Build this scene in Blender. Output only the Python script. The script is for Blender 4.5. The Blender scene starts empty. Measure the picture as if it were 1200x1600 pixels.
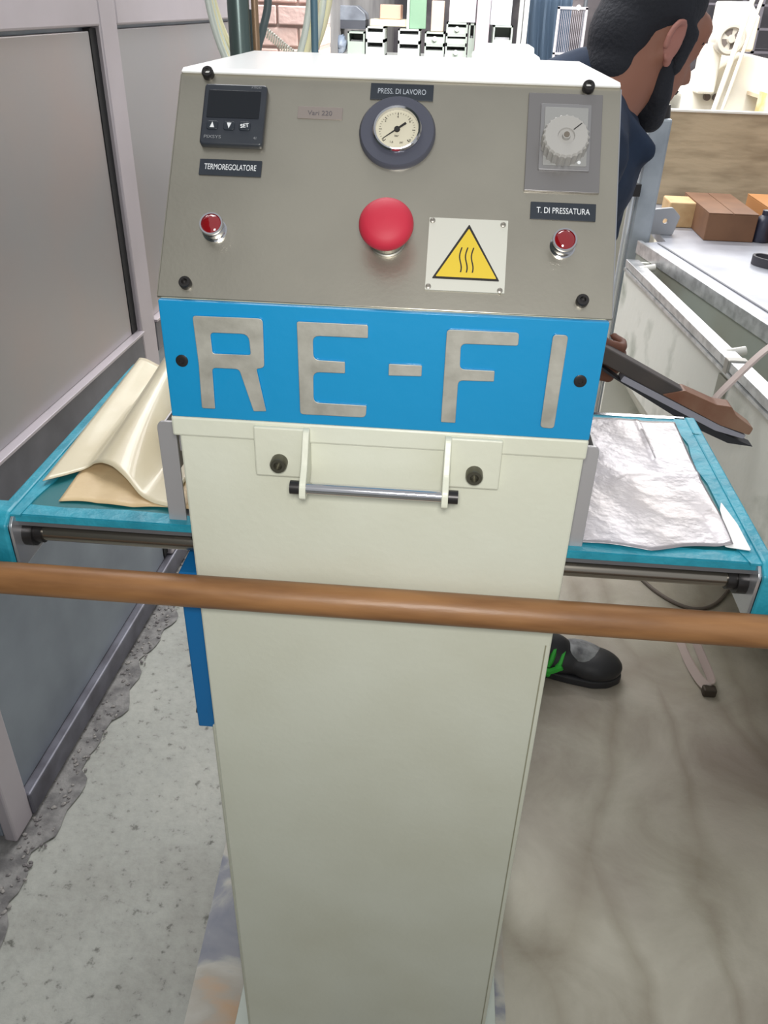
import bpy, bmesh, math, random
from mathutils import Vector, Matrix
random.seed(7)
PI = math.pi
S = bpy.context.scene
COL = S.collection

# ------------------------------------------------------------------ camera
cam_d = bpy.data.cameras.new('camera'); cam = bpy.data.objects.new('camera', cam_d); COL.objects.link(cam)
p, r, yw = 0.5588, 0.0295, 0.0661
fw = Vector((-math.sin(yw)*math.cos(p), math.cos(yw)*math.cos(p), -math.sin(p)))
rt = Vector((math.cos(yw), math.sin(yw), 0)); up = rt.cross(fw)
rt2 = rt*math.cos(r)+up*math.sin(r); up2 = up*math.cos(r)-rt*math.sin(r)
M = Matrix((rt2, up2, -fw)).transposed().to_4x4(); M.translation = Vector((0.0475, -0.6094, 1.3206))
cam.matrix_world = M
cam_d.sensor_fit = 'VERTICAL'; cam_d.sensor_height = 32; cam_d.lens = 32*1280.58/1600
cam_d.clip_start = .02; cam_d.clip_end = 100
S.camera = cam

# ------------------------------------------------------------------ light
w = bpy.data.worlds.new('world'); S.world = w; w.use_nodes = True
w.node_tree.nodes['Background'].inputs[0].default_value = (.93, .96, 1, 1)
w.node_tree.nodes['Background'].inputs[1].default_value = .44
def area(name, loc, target, size, power, color=(1,1,1), size_y=None):
    l = bpy.data.lights.new(name, 'AREA'); l.energy = power; l.color = color; l.size = size
    if size_y: l.shape = 'RECTANGLE'; l.size_y = size_y
    o = bpy.data.objects.new(name, l); COL.objects.link(o); o.location = loc
    o.rotation_euler = (Vector(target)-Vector(loc)).to_track_quat('-Z', 'Y').to_euler()
    return o
area('overhead_area', (1.5, 6.4, 3.6), (1.2, 4.4, .8), 3.4, 120, (1, .99, .97), 1.6)
area('overhead_area', (.5, 2.75, 2.7), (.5, 4.7, .9), 2.0, 150, (1, .99, .97), .8)  # added fill to brighten the far background, no real fixture
area('overhead_area', (-.35, 1.35, 2.55), (.35, .7, .7), 1.3, 42, (1, 1, 1), 1.3)  # added fill for the trough wall and upward faces, no real fixture
area('phone_light', (.05, -.66, 1.40), (.02, .1, .85), .12, 4.9, (1, .98, .94))
S.view_settings.view_transform = 'Standard'; S.view_settings.look = 'None'
S.view_settings.exposure = 0.15; S.view_settings.gamma = 1; S.view_settings.use_curve_mapping = False

# ------------------------------------------------------------------ materials
def lin(c):
    return tuple((v/255/12.92 if v/255 <= .04045 else ((v/255+.055)/1.055)**2.4) for v in c)
MATS = {}
def mat(name, rgb, rough=.5, metal=0, noise=None, bump=0, bscale=60, coat=0, spec=.5, alpha=1, emit=0, trans=0, stretch=(1,1,1)):
    """rgb in sRGB 0-255; noise = (rgb2, scale, lo, hi)"""
    if name in MATS: return MATS[name]
    m = bpy.data.materials.new(name); m.use_nodes = True; nt = m.node_tree; b = nt.nodes['Principled BSDF']
    b.inputs['Base Color'].default_value = (*lin(rgb), 1); b.inputs['Roughness'].default_value = rough
    b.inputs['Metallic'].default_value = metal; b.inputs['Coat Weight'].default_value = coat
    b.inputs['Specular IOR Level'].default_value = spec; b.inputs['Alpha'].default_value = alpha
    b.inputs['Transmission Weight'].default_value = trans
    if emit:
        b.inputs['Emission Color'].default_value = (*lin(rgb), 1); b.inputs['Emission Strength'].default_value = emit
    tc = nt.nodes.new('ShaderNodeTexCoord'); mp = nt.nodes.new('ShaderNodeMapping'); nt.links.new(tc.outputs['Object'], mp.inputs[0])
    mp.inputs['Scale'].default_value = stretch
    if noise:
        n = nt.nodes.new('ShaderNodeTexNoise'); n.inputs['Scale'].default_value = noise[1]; n.inputs['Detail'].default_value = 6
        nt.links.new(mp.outputs[0], n.inputs[0])
        cr = nt.nodes.new('ShaderNodeValToRGB'); nt.links.new(n.outputs[0], cr.inputs[0])
        cr.color_ramp.elements[0].position = noise[2]; cr.color_ramp.elements[1].position = noise[3]
        cr.color_ramp.elements[0].color = (*lin(rgb), 1); cr.color_ramp.elements[1].color = (*lin(noise[0]), 1)
        nt.links.new(cr.outputs[0], b.inputs['Base Color'])
    if bump:
        n = nt.nodes.new('ShaderNodeTexNoise'); n.inputs['Scale'].default_value = bscale; n.inputs['Detail'].default_value = 5
        nt.links.new(mp.outputs[0], n.inputs[0])
        bp = nt.nodes.new('ShaderNodeBump'); bp.inputs['Strength'].default_value = bump; bp.inputs['Distance'].default_value = .01
        nt.links.new(n.outputs[0], bp.inputs['Height']); nt.links.new(bp.outputs[0], b.inputs['Normal'])
    MATS[name] = m
    return m
cream = mat('cream_enamel', (214, 216, 200), .38, noise=((207, 208, 190), 7, .4, .7), bump=.04, bscale=140)
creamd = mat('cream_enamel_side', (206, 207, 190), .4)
white_en = mat('white_enamel', (250, 251, 250), .3)
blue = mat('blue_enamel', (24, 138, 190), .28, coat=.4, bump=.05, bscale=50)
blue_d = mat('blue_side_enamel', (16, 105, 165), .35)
steelp = mat('brushed_steel_panel', (184, 179, 165), .33, .82, noise=((174, 169, 156), 14, .35, .75), bump=.02, bscale=300)
steel = mat('worn_steel', (182, 180, 170), .5, .35, noise=((160, 158, 148), 60, .35, .7), bump=.03, bscale=200)
chrome = mat('chrome', (215, 215, 218), .12, 1)
black_ox = mat('black_oxide', (52, 50, 50), .35, .5)
rodm = mat('dark_polished_rod', (150, 144, 134), .24, .9)
guardm = mat('grey_guard_metal', (182, 180, 182), .35, .4)
blk = mat('black_plastic', (38, 44, 52), .4)
blk2 = mat('dark_grey_plastic', (52, 56, 62), .35, noise=((46, 50, 58), 40, .4, .6))
screen = mat('dark_screen', (20, 24, 30), .12)
labm = mat('label_plastic', (42, 48, 56), .45)
ink = mat('white_print', (225, 228, 230), .6)
inkk = mat('black_print', (30, 28, 26), .6)
inkg = mat('grey_print', (130, 132, 135), .6)
redb = mat('red_button_plastic', (184, 38, 60), .6, bump=.01)
redl = mat('red_lamp_lens', (128, 6, 16), .08, coat=1, spec=.8)
yel = mat('yellow_print', (212, 184, 52), .5)
signw = mat('sign_white', (196, 196, 186), .5)
dialw = mat('dial_face', (206, 200, 178), .5)
flange = mat('gauge_flange', (84, 86, 98), .3, .2)
timerm = mat('timer_plate', (146, 143, 142), .35, .7)
greyp = mat('pale_grey_plastic', (166, 164, 160), .5)
teal = mat('teal_tape', (46, 152, 174), .42, noise=((30, 128, 150), 30, .4, .7), bump=.25, bscale=60)
teald = mat('dark_teal_sheet', (24, 102, 108), .4)
trayg = mat('tray_grey_metal', (128, 132, 138), .35, .6)
woodp = mat('brown_wood_pole', (156, 112, 70), .42, noise=((118, 80, 48), 9, .35, .72), stretch=(1, 6, 6), bump=.05, bscale=30)
paper = mat('beige_release_paper', (214, 206, 180), .3, noise=((200, 188, 158), 6, .4, .7), bump=.08, bscale=24, coat=.3)
paperb = mat('brown_release_paper', (212, 188, 148), .4, noise=((190, 160, 118), 14, .4, .8), bump=.25, bscale=20)
foil = mat('satin_foil', (184, 180, 184), .36, .75, noise=((170, 163, 160), 8, .4, .8), bump=.5, bscale=16)
gatem = mat('gate_paint', (198, 190, 196), .42, .35, noise=((178, 170, 174), 2.2, .35, .7), bump=.03, bscale=20)
gatep = mat('gate_panel_paint', (164, 162, 164), .34, .5, noise=((172, 160, 158), 2.6, .4, .7), bump=.03, bscale=12)
gatel = mat('gate_lower_paint', (142, 150, 160), .4, .4, noise=((122, 129, 140), 6, .35, .75), bump=.04, bscale=20)
dark = mat('dark_gap', (26, 26, 28), .7)
trw = mat('stained_white_paint', (238, 240, 232), .45, noise=((176, 182, 170), 9, .54, .74), bump=.1, bscale=30)
alu = mat('aluminium_edge', (212, 214, 216), .3, .6, noise=((170, 172, 174), 40, .4, .7))
tabm = mat('grey_table_top', (190, 192, 200), .35, .3, noise=((165, 168, 178), 8, .4, .7))
inner = mat('channel_grey_green', (168, 174, 166), .4, .3, noise=((150, 146, 130), 5, .4, .8))
ply = mat('worn_plywood', (190, 172, 142), .6, noise=((136, 120, 94), 5, .42, .75), stretch=(1, 1, 5), bump=.1, bscale=30)
card = mat('brown_cardboard', (128, 92, 66), .7, noise=((108, 76, 54), 8, .4, .7))
cardo = mat('orange_cardboard', (178, 124, 72), .7)
darkm = mat('dark_rubber', (62, 60, 66), .6)
strapm = mat('pale_pink_strap', (196, 180, 174), .6)
concw = mat('pale_plaster', (170, 168, 168), .8, noise=((140, 138, 140), 3, .4, .7))
skin = mat('skin', (158, 108, 88), .6)
skind = mat('dark_hand_skin', (112, 72, 56), .6)  # darker skin tone used for the right hand only
hair = mat('dark_hair', (34, 36, 44), .8, bump=.3, bscale=160)
navy = mat('navy_cotton', (34, 50, 74), .85, noise=((26, 40, 62), 20, .4, .7), bump=.15, bscale=30)
trous = mat('dark_trousers', (44, 46, 54), .85, bump=.1)
green = mat('bright_green_lace', (52, 178, 58), .55)
shoeb = mat('black_shoe', (38, 38, 42), .5)
shoeg = mat('grey_shoe_cap', (142, 144, 146), .6, noise=((80, 80, 84), 40, .4, .7))
binw = mat('pale_plastic_bin', (214, 220, 216), .4)
bing = mat('grey_green_bin', (176, 188, 178), .4)
bint = mat('green_sheet', (124, 158, 132), .5)

# ------------------------------------------------------------------ helpers
def new_bm(): return bmesh.new()
def link(o): COL.objects.link(o); return o
def empty(name, label, cat, loc=(0,0,0), group=None):
    o = link(bpy.data.objects.new(name, None)); o.location = loc; o.empty_display_size = .05
    o['label'] = label; o['category'] = cat
    if group: o['group'] = group
    return o
ORI = {}
def wloc(o):
    v = Vector((0,0,0))
    while o: v += Vector(o.location); o = o.parent
    return v
def mesh_of(bm, mats):
    me = bpy.data.meshes.new('m')
    bmesh.ops.recalc_face_normals(bm, faces=bm.faces)
    bm.to_mesh(me); bm.free()
    for m in (mats if isinstance(mats, (list, tuple)) else [mats]): me.materials.append(m)
    return me
def obj(name, src, mats, parent=None, smooth=False, T=None, label=None, cat=None, group=None, kind=None, bevel=0):
    """src = bmesh or mesh in world coords (after T); mesh origin = parent's origin, or bottom centre when top-level"""
    me = mesh_of(src, mats) if isinstance(src, bmesh.types.BMesh) else src
    me.name = name
    if T is not None: me.transform(T)
    if parent is not None: L = wloc(parent)
    else:
        xs = [v.co for v in me.vertices]
        L = Vector(((min(v.x for v in xs)+max(v.x for v in xs))/2, (min(v.y for v in xs)+max(v.y for v in xs))/2, min(v.z for v in xs)))
    me.transform(Matrix.Translation(-L))
    if smooth:
        me.polygons.foreach_set('use_smooth', [True]*len(me.polygons))
        try: me.set_sharp_from_angle(angle=math.radians(40))
        except Exception: pass
    o = link(bpy.data.objects.new(name, me))
    if parent is not None: o.parent = parent
    else: o.location = L
    if bevel:
        b = o.modifiers.new('b', 'BEVEL'); b.width = bevel; b.segments = 2; b.limit_method = 'ANGLE'
    if label: o['label'] = label
    if cat: o['category'] = cat
    if group: o['group'] = group
    if kind: o['kind'] = kind
    return o
def box(bm, x0, x1, y0, y1, z0, z1, mi=0):
    v = [bm.verts.new((x, y, z)) for z in (z0, z1) for y in (y0, y1) for x in (x0, x1)]
    for f in ((0,1,3,2), (4,6,7,5), (0,4,5,1), (2,3,7,6), (0,2,6,4), (1,5,7,3)):
        bm.faces.new([v[i] for i in f]).material_index = mi
    return bm
def bx(*a): return box(new_bm(), *a)
def prism(bm, prof, a0, a1, axis='x'):
    """extrude a profile; axis x: profile (y,z); axis y: profile (x,z); axis z: profile (x,y)"""
    def pt(u, v, a): return {'x': (a, u, v), 'y': (u, a, v), 'z': (u, v, a)}[axis]
    A = [bm.verts.new(pt(u, v, a0)) for u, v in prof]; B = [bm.verts.new(pt(u, v, a1)) for u, v in prof]
    n = len(prof); bm.faces.new(A[::-1]); bm.faces.new(B)
    for i in range(n): bm.faces.new((A[i], A[(i+1) % n], B[(i+1) % n], B[i]))
    return bm
def cyl(bm, a, b, r0, r1=None, n=20, cap=True):
    a, b = Vector(a), Vector(b); r1 = r0 if r1 is None else r1
    d = (b-a).normalized(); u = d.orthogonal().normalized(); v = d.cross(u)
    A = [bm.verts.new(a+(u*math.cos(2*PI*i/n)+v*math.sin(2*PI*i/n))*r0) for i in range(n)]
    B = [bm.verts.new(b+(u*math.cos(2*PI*i/n)+v*math.sin(2*PI*i/n))*r1) for i in range(n)]
    for i in range(n): bm.faces.new((A[i], A[(i+1) % n], B[(i+1) % n], B[i]))
    if cap: bm.faces.new(A[::-1]); bm.faces.new(B)
    return bm
def lathe(bm, prof, c=(0,0,0), n=32):
    """profile of (radius, height) spun about local z"""
    rings = []
    for rr, h in prof:
        rings.append([bm.verts.new((c[0]+max(rr, 1e-5)*math.cos(2*PI*i/n), c[1]+max(rr, 1e-5)*math.sin(2*PI*i/n), c[2]+h)) for i in range(n)])
    for A, B in zip(rings, rings[1:]):
        for i in range(n): bm.faces.new((A[i], A[(i+1) % n], B[(i+1) % n], B[i]))
    bm.faces.new(rings[0][::-1]); bm.faces.new(rings[-1])
    return bm
def spline(pts, k=8):
    P = [Vector(q) for q in pts]; P = [P[0]*2-P[1]]+P+[P[-1]*2-P[-2]]; out = []
    for i in range(1, len(P)-2):
        for j in range(k):
            t = j/k; a, b, c, d = P[i-1], P[i], P[i+1], P[i+2]
            out.append(.5*((2*b)+(-a+c)*t+(2*a-5*b+4*c-d)*t*t+(-a+3*b-3*c+d)*t**3))
    out.append(P[-2]); return out
def tube(bm, pts, rad, n=10):
    rings = []; N = len(pts); u = None
    for i, q in enumerate(pts):
        d = (pts[min(i+1, N-1)]-pts[max(i-1, 0)]).normalized()
        u = d.orthogonal().normalized() if u is None else (u-d*u.dot(d)).normalized()
        v = d.cross(u); rr = rad[i] if isinstance(rad, list) else rad
        rings.append([bm.verts.new(q+(u*math.cos(2*PI*k/n)+v*math.sin(2*PI*k/n))*rr) for k in range(n)])
    for A, B in zip(rings, rings[1:]):
        for k in range(n): bm.faces.new((A[k], A[(k+1) % n], B[(k+1) % n], B[k]))
    bm.faces.new(rings[0][::-1]); bm.faces.new(rings[-1])
    return bm
def ribbon(bm, pts, wvec, th):
    """flat strap along pts, width vector wvec, thickness th"""
    wv = Vector(wvec); rings = []; N = len(pts)
    for i, q in enumerate(pts):
        d = (pts[min(i+1, N-1)]-pts[max(i-1, 0)]).normalized(); nn = d.cross(wv).normalized()*th/2
        rings.append([bm.verts.new(q+a) for a in (wv/2+nn, -wv/2+nn, -wv/2-nn, wv/2-nn)])
    for A, B in zip(rings, rings[1:]):
        for k in range(4): bm.faces.new((A[k], A[(k+1) % 4], B[(k+1) % 4], B[k]))
    bm.faces.new(rings[0][::-1]); bm.faces.new(rings[-1])
    return bm
def rrect(x0, x1, y0, y1, rr, n=5):
    return roundpoly([(x0, y0), (x1, y0), (x1, y1), (x0, y1)], rr, n)
def roundpoly(P, rr, n=4):
    out = []; N = len(P)
    for i in range(N):
        a, b, c = Vector(P[i-1]), Vector(P[i]), Vector(P[(i+1) % N])
        R = rr[i] if isinstance(rr, (list, tuple)) else rr
        if R <= 0: out.append(tuple(b)); continue
        u = (a-b); v = (c-b); k = min(R, u.length*.45, v.length*.45); s = b+u.normalized()*k; e = b+v.normalized()*k
        for j in range(n+1):
            t = j/n; q = s*(1-t)**2+b*2*t*(1-t)+e*t*t; out.append((q.x, q.y))
    return out
def plate(loops, z0, z1, bev=0, mats=None, sidemat=None):
    """2-D loops (outer first, then holes) extruded between z0 and z1"""
    cu = bpy.data.curves.new('c', 'CURVE'); cu.dimensions = '2D'; cu.fill_mode = 'BOTH'
    cu.extrude = max((z1-z0)/2-bev, 1e-5); cu.bevel_depth = bev; cu.offset = -bev
    cu.bevel_resolution = 1
    for lp in loops:
        s = cu.splines.new('POLY'); s.points.add(len(lp)-1); s.use_cyclic_u = True
        for i, q in enumerate(lp): s.points[i].co = (q[0], q[1], 0, 1)
    o = bpy.data.objects.new('c', cu); link(o)
    me = bpy.data.meshes.new_from_object(o.evaluated_get(bpy.context.evaluated_depsgraph_get()))
    bpy.data.objects.remove(o); bpy.data.curves.remove(cu)
    me.transform(Matrix.Translation((0, 0, (z0+z1)/2)))
    me.materials.clear()
    for m in (mats if isinstance(mats, (list, tuple)) else [mats]): me.materials.append(m)
    for f in me.polygons: f.material_index = 1 if (sidemat and f.normal.z < .9) else 0
    if sidemat: me.materials.append(sidemat)
    return me
def text(s, size, x, y, z, m, width=None, align='CENTER', rot=0, thick=.0001, xs=1.0, off=0):
    cu = bpy.data.curves.new('t', 'FONT'); cu.body = s; cu.size = size; cu.align_x = align; cu.align_y = 'CENTER'; cu.extrude = thick; cu.offset = off
    o = bpy.data.objects.new('t', cu); link(o)
    dg = bpy.context.evaluated_depsgraph_get(); dg.update()
    me = bpy.data.meshes.new_from_object(o.evaluated_get(dg))
    bpy.data.objects.remove(o); bpy.data.curves.remove(cu)
    if width:
        w_ = max(v.co.x for v in me.vertices)-min(v.co.x for v in me.vertices); xs = width/w_
    me.transform(Matrix.Translation((x, y, z)) @ Matrix.Rotation(rot, 4, 'Z') @ Matrix.Diagonal((xs, 1, 1, 1)))
    me.materials.clear(); me.materials.append(m)
    return me
def screw_bm(x, y, z0, rad, h, hexr):
    bm = new_bm()
    lathe(bm, [(rad, z0), (rad, z0+h*.8), (rad*.88, z0+h), (hexr, z0+h), (hexr*.95, z0+h*.35), (0, z0+h*.35)], (x, y, 0), 20)
    return bm

# ------------------------------------------------------------------ setting
def floor_mat():
    m = bpy.data.materials.new('floor_cement'); m.use_nodes = True; nt = m.node_tree; N = nt.nodes; Lk = nt.links; b = N['Principled BSDF']
    tc = N.new('ShaderNodeTexCoord')
    def noise(sc, det=8, rough=.6, dist=0, src=None):
        n = N.new('ShaderNodeTexNoise'); n.inputs['Scale'].default_value = sc; n.inputs['Detail'].default_value = det
        n.inputs['Roughness'].default_value = rough; n.inputs['Distortion'].default_value = dist
        Lk.new((src or tc.outputs['Object']), n.inputs[0]); return n.outputs[0]
    def ramp(src, stops):
        c = N.new('ShaderNodeValToRGB'); Lk.new(src, c.inputs[0]); e = c.color_ramp.elements
        while len(e) < len(stops): e.new(.5)
        for i, (q, col) in enumerate(stops): e[i].position = q; e[i].color = (*lin(col), 1)
        return c.outputs[0]
    def mix(f, a, bb, mode='MIX'):
        x = N.new('ShaderNodeMix'); x.data_type = 'RGBA'; x.blend_type = mode
        if isinstance(f, float): x.inputs[0].default_value = f
        else: Lk.new(f, x.inputs[0])
        Lk.new(a, x.inputs[6]); Lk.new(bb, x.inputs[7]); return x.outputs[2]
    grey = ramp(noise(3.2), [(.3, (176, 176, 168)), (.5, (166, 167, 160)), (.72, (146, 145, 138))])
    speck = ramp(noise(55, 6), [(.30, (120, 118, 112)), (.40, (240, 240, 240)), (.6, (255, 255, 255))])
    grey = mix(.8, grey, speck, 'MULTIPLY')
    brown = ramp(noise(4.2, 9, .6, .6), [(.3, (194, 190, 176)), (.5, (178, 173, 159)), (.7, (154, 147, 132))])
    tone = ramp(noise(1.3, 3), [(.42, (255, 255, 255)), (.65, (208, 196, 200))])
    brown = mix(.9, brown, tone, 'MULTIPLY')
    # crease lines of the brown part
    wv = N.new('ShaderNodeTexNoise'); wv.inputs['Scale'].default_value = 2.2; wv.inputs['Detail'].default_value = 3; Lk.new(tc.outputs['Object'], wv.inputs[0])
    vm = N.new('ShaderNodeVectorMath'); vm.operation = 'MULTIPLY_ADD'; Lk.new(wv.outputs['Color'], vm.inputs[0]); vm.inputs[1].default_value = (.25, .25, 0); Lk.new(tc.outputs['Object'], vm.inputs[2])
    mp = N.new('ShaderNodeMapping'); mp.inputs['Scale'].default_value = (1.5, .55, 1); Lk.new(vm.outputs[0], mp.inputs[0])
    vo = N.new('ShaderNodeTexVoronoi'); vo.feature = 'DISTANCE_TO_EDGE'; vo.inputs['Scale'].default_value = 3.0; Lk.new(mp.outputs[0], vo.inputs[0])
    crk = ramp(vo.outputs[0], [(0, (196, 188, 176)), (.10, (255, 255, 255))])
    brown = mix(.45, brown, crk, 'MULTIPLY')
    sx = N.new('ShaderNodeSeparateXYZ'); Lk.new(tc.outputs['Object'], sx.inputs[0])
    nb = noise(3, 4); ad = N.new('ShaderNodeMath'); ad.operation = 'MULTIPLY_ADD'; Lk.new(nb, ad.inputs[0]); ad.inputs[1].default_value = .3; Lk.new(sx.outputs[0], ad.inputs[2])
    mr = N.new('ShaderNodeMapRange'); mr.inputs[1].default_value = .08; mr.inputs[2].default_value = .3; Lk.new(ad.outputs[0], mr.inputs[0])
    c = mix(mr.outputs[0], grey, brown)
    Lk.new(c, b.inputs['Base Color']); b.inputs['Roughness'].default_value = .62
    bp = N.new('ShaderNodeBump'); bp.inputs['Strength'].default_value = .35; bp.inputs['Distance'].default_value = .01
    Lk.new(noise(22, 8), bp.inputs['Height'])
    bp2 = N.new('ShaderNodeBump'); bp2.inputs['Strength'].default_value = .12; bp2.inputs['Distance'].default_value = .02
    Lk.new(vo.outputs[0], bp2.inputs['Height']); Lk.new(bp.outputs[0], bp2.inputs['Normal']); Lk.new(bp2.outputs[0], b.inputs['Normal'])
    return m
fm = floor_mat()
bm = new_bm(); box(bm, -4, 6, -3.5, 9, -.1, 0)
fl = link(bpy.data.objects.new('floor', mesh_of(bm, fm))); fl['kind'] = 'structure'
obj('wall_back', bx(-4, 6, 8.8, 9, 0, 3.2), mat('dim_back_wall', (126, 120, 124), .8, noise=((80, 78, 84), 3, .4, .6)), kind='structure')

# gate on the left: local s along the gate, t towards the room
GA = Vector((-.6568, .3066, 0)); GD = Vector((.044828, .99899, 0)); GN = Vector((.99899, -.044828, 0))
GM = Matrix((GD, GN, Vector((0,0,1)))).transposed().to_4x4(); GM.translation = GA
GM = GM @ Matrix.Diagonal((1, 1, 1, 1))
g = bpy.data.objects.new('door_1', None); link(g); g.location = GA; g['kind'] = 'structure'
def gp(name, s0, s1, t0, t1, z0, z1, m, bev=.004): return obj(name, bx(s0, s1, t0, t1, z0, z1), m, g, T=GM, bevel=bev)
gp('gate_leaf', -.03, 1.94, -.05, -.024, .02, 2.35, gatel)
gp('stile', -.03, .03, -.024, 0, .01, 2.35, gatem)
gp('stile', .806, .885, -.024, 0, .068, 2.35, gatem)
gp('stile', 1.86, 1.94, -.024, 0, .01, 2.35, gatem)
for a, b in ((.03, .806), (.885, 1.86)):
    gp('mid_rail', a, b, -.024, 0, .60, .672, mat('gate_rail_paint', (112, 112, 120), .4, .4, noise=((88, 88, 96), 9, .35, .7)))
    gp('rail_lip', a, b, -.024, .006, .672, .678, gatem, .001)
    gp('top_rail', a, b, -.024, 0, 1.265, 1.34, gatem)
    gp('upper_panel', a+.004, b-.028, -.024, -.012, .678, 1.258, gatep, .002)
    gp('lower_panel', a+.004, b-.024, -.024, -.014, .068, .60, gatel, .002)
    gp('head_panel', a+.004, b-.012, -.024, -.012, 1.345, 2.3, gatep, .002)
    gp('panel_gap', b-.024, b, -.0238, -.0115, .076, .598, dark, 0); gp('panel_gap', b-.028, b, -.0238, -.0105, .680, 1.262, dark, 0)
gp('bottom_rail', .03, 1.86, -.024, .004, .012, .066, mat('gate_bottom_paint', (120, 120, 130), .45, .4, noise=((92, 90, 98), 16, .35, .7)))
obj('wall_left', bx(-.95, -.80, -3.5, .28, 0, 2.6), mat('dark_green_wall', (70, 78, 74), .7), kind='structure')
obj('wall_left', bx(-.95, -.62, 3.35, 8.8, 0, 3.0), concw, kind='structure')
# ragged strip of debris along the gate foot
bm = new_bm(); L_ = []; R_ = []
for i in range(120):
    s = -.25+i*.019; L_.append(bm.verts.new((s, -.07, .004))); R_.append(bm.verts.new((s, .050+.010*math.sin(s*23)+.008*math.sin(s*61+1)+random.uniform(-.004, .004), .004)))
for i in range(119): bm.faces.new((L_[i], L_[i+1], R_[i+1], R_[i]))
obj('trim_1', bm, mat('dirt_strip', (138, 136, 134), .9, noise=((104, 102, 102), 30, .4, .62), bump=.5, bscale=60), T=GM, kind='structure')
bm = new_bm()
for i in range(420):
    s = random.uniform(-.25, 1.9); t = random.uniform(.0, .05); q = random.uniform(.001, .0042)
    m4 = GM @ Matrix.Translation((s, t, .005)) @ Matrix.Rotation(random.random()*6, 4, 'Z') @ Matrix.Diagonal((q*1.5, q, q*.8, 1))
    bmesh.ops.create_icosphere(bm, subdivisions=1, radius=1, matrix=m4)
o = obj('floor_rubble', bm, mat('rubble', (150, 146, 142), .9, noise=((116, 112, 112), 50, .45, .55))); o['kind'] = 'stuff'
o['label'] = 'loose grit and small stones along the foot of the grey gate'; o['category'] = 'rubble'

# brick pillar
pr = bpy.data.objects.new('wall_1', None); link(pr); pr.location = (-.615, 3.1, 0); pr['kind'] = 'structure'
obj('mortar_core', bx(-.735, -.495, 3.01, 3.3, 0, 2.6), mat('mortar', (196, 178, 170), .9), pr)
bmesh_cache = {}
bricks = [mat('brick_a', (236, 206, 196), .8, noise=((222, 184, 172), 12, .4, .7), bump=.3, bscale=40), mat('brick_b', (238, 214, 200), .8, noise=((226, 196, 180), 12, .4, .7), bump=.3, bscale=40), mat('brick_c', (228, 196, 188), .8, bump=.3, bscale=40)]
for k in range(36):
    z = .005+k*.072; cuts = [-.74, -.655, -.49] if k % 2 else [-.74, -.575, -.49]
    for a, b in zip(cuts, cuts[1:]):
        j = random.uniform(-.004, .004)
        obj('brick', bx(a+.004, b-.004, 2.995+j, 3.31+j, z, z+.062), bricks[random.randrange(3)], pr, bevel=.004)

# ------------------------------------------------------------------ the press
HP = .1714; BT = 1.12
press = empty('heat_press', 'cream and blue upright press with a steel control panel and two side trays', 'machine', (0, .17, 0))
PT = 0.6834; PM = Matrix((Vector((1,0,0)), Vector((0, math.sin(PT), math.cos(PT))), Vector((0, -math.cos(PT), math.sin(PT))))).transposed().to_4x4()
PM.translation = Vector((0, .0036, BT))
FM = Matrix((Vector((1,0,0)), Vector((0,0,1)), Vector((0,-1,0)))).transposed().to_4x4(); FM.translation = Vector((0, 0, BT))
PL = .1928
def mm(*a): return [v*.001 for v in a]
# column
obj('column', bx(-.169, HP, .0, .33, .012, 1.004), cream, press, bevel=.002)
obj('door_seam', bx(.1655, .1668, -.0004, .01, .03, .80), mat('cream_seam', (150, 148, 126), .6), press)  # darker cream line along the edge of the front cover
obj('side_trim', bx(-.1755, -.169, .012, .30, .012, .64), creamd, press, bevel=.001)
obj('side_trim', bx(-.1722, -.169, .004, .012, .012, .65), creamd, press, bevel=.001)
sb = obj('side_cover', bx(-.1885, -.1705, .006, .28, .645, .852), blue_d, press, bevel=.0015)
obj('bolt', cyl(new_bm(), (-.193, .02, .656), (-.1885, .02, .656), .004), black_ox, sb)
obj('base_plate', bx(-.195, .196, -.01, .36, .002, .012), mat('pale_green_base', (196, 204, 196), .5), press, bevel=.001)
# head
bm = new_bm()
prism(bm, [(0, BT-.116), (0, BT-.0985), (.0, BT-.002), (.006, BT), (.006+.1185, BT+.147), (.387, BT+.147), (.387, BT-.116)], -.1730, .1715)
obj('head_housing', bm, creamd, press, bevel=.0015)
obj('head_lip', bx(-.1735, .1725, -.0035, .003, BT-.1165, BT-.0985), cream, press, bevel=.002)
# lid: folded sheet over the head
bm = new_bm()
prism(bm, [(.120, BT+.1478), (.126, BT+.1502), (.392, BT+.1502), (.392, BT+.10), (.389, BT+.10), (.389, BT+.1470), (.122, BT+.1462)], -.1745, .1745)
obj('lid', bm, white_en, press, bevel=.001)
# control panel
cp = obj('control_panel', plate([roundpoly([mm(-175, 0.5), mm(175, .5), mm(175, 192.8), mm(-175, 192.8)], [0, 0, .006, .003])], -.0035, 0, .0006, steelp), None, press, T=PM)
obj('edge_flange', bx(.1742, .1757, .003, .188, -.016, -.0006), chrome, cp, T=PM)
obj('edge_flange', bx(-.1757, -.1742, .003, .188, -.016, -.0006), steelp, cp, T=PM)
for x, y in ((-152.5, 187.5), (149.4, 187.0), (-153, 11.6), (151.7, 12.9)):
    obj('screw', screw_bm(x/1000, y/1000, 0, .0048, .0055, .0024), black_ox, cp, smooth=True, T=PM)
# nameplate
npl = obj('nameplate', plate([rrect(-.1722, .1722, -.0985, 0, .0012)], -.003, .003, .0006, blue), None, press, T=FM)
npl.data.name = 'nameplate'
def letter(loops, rr):
    L2 = []
    for i, lp in enumerate(loops): L2.append(roundpoly([(a/1000, b/1000) for a, b in lp], rr[i]))
    me = plate(L2, .0015, .0050, .0005, steel, blue)
    obj('letter', me, None, npl, T=FM)
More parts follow.
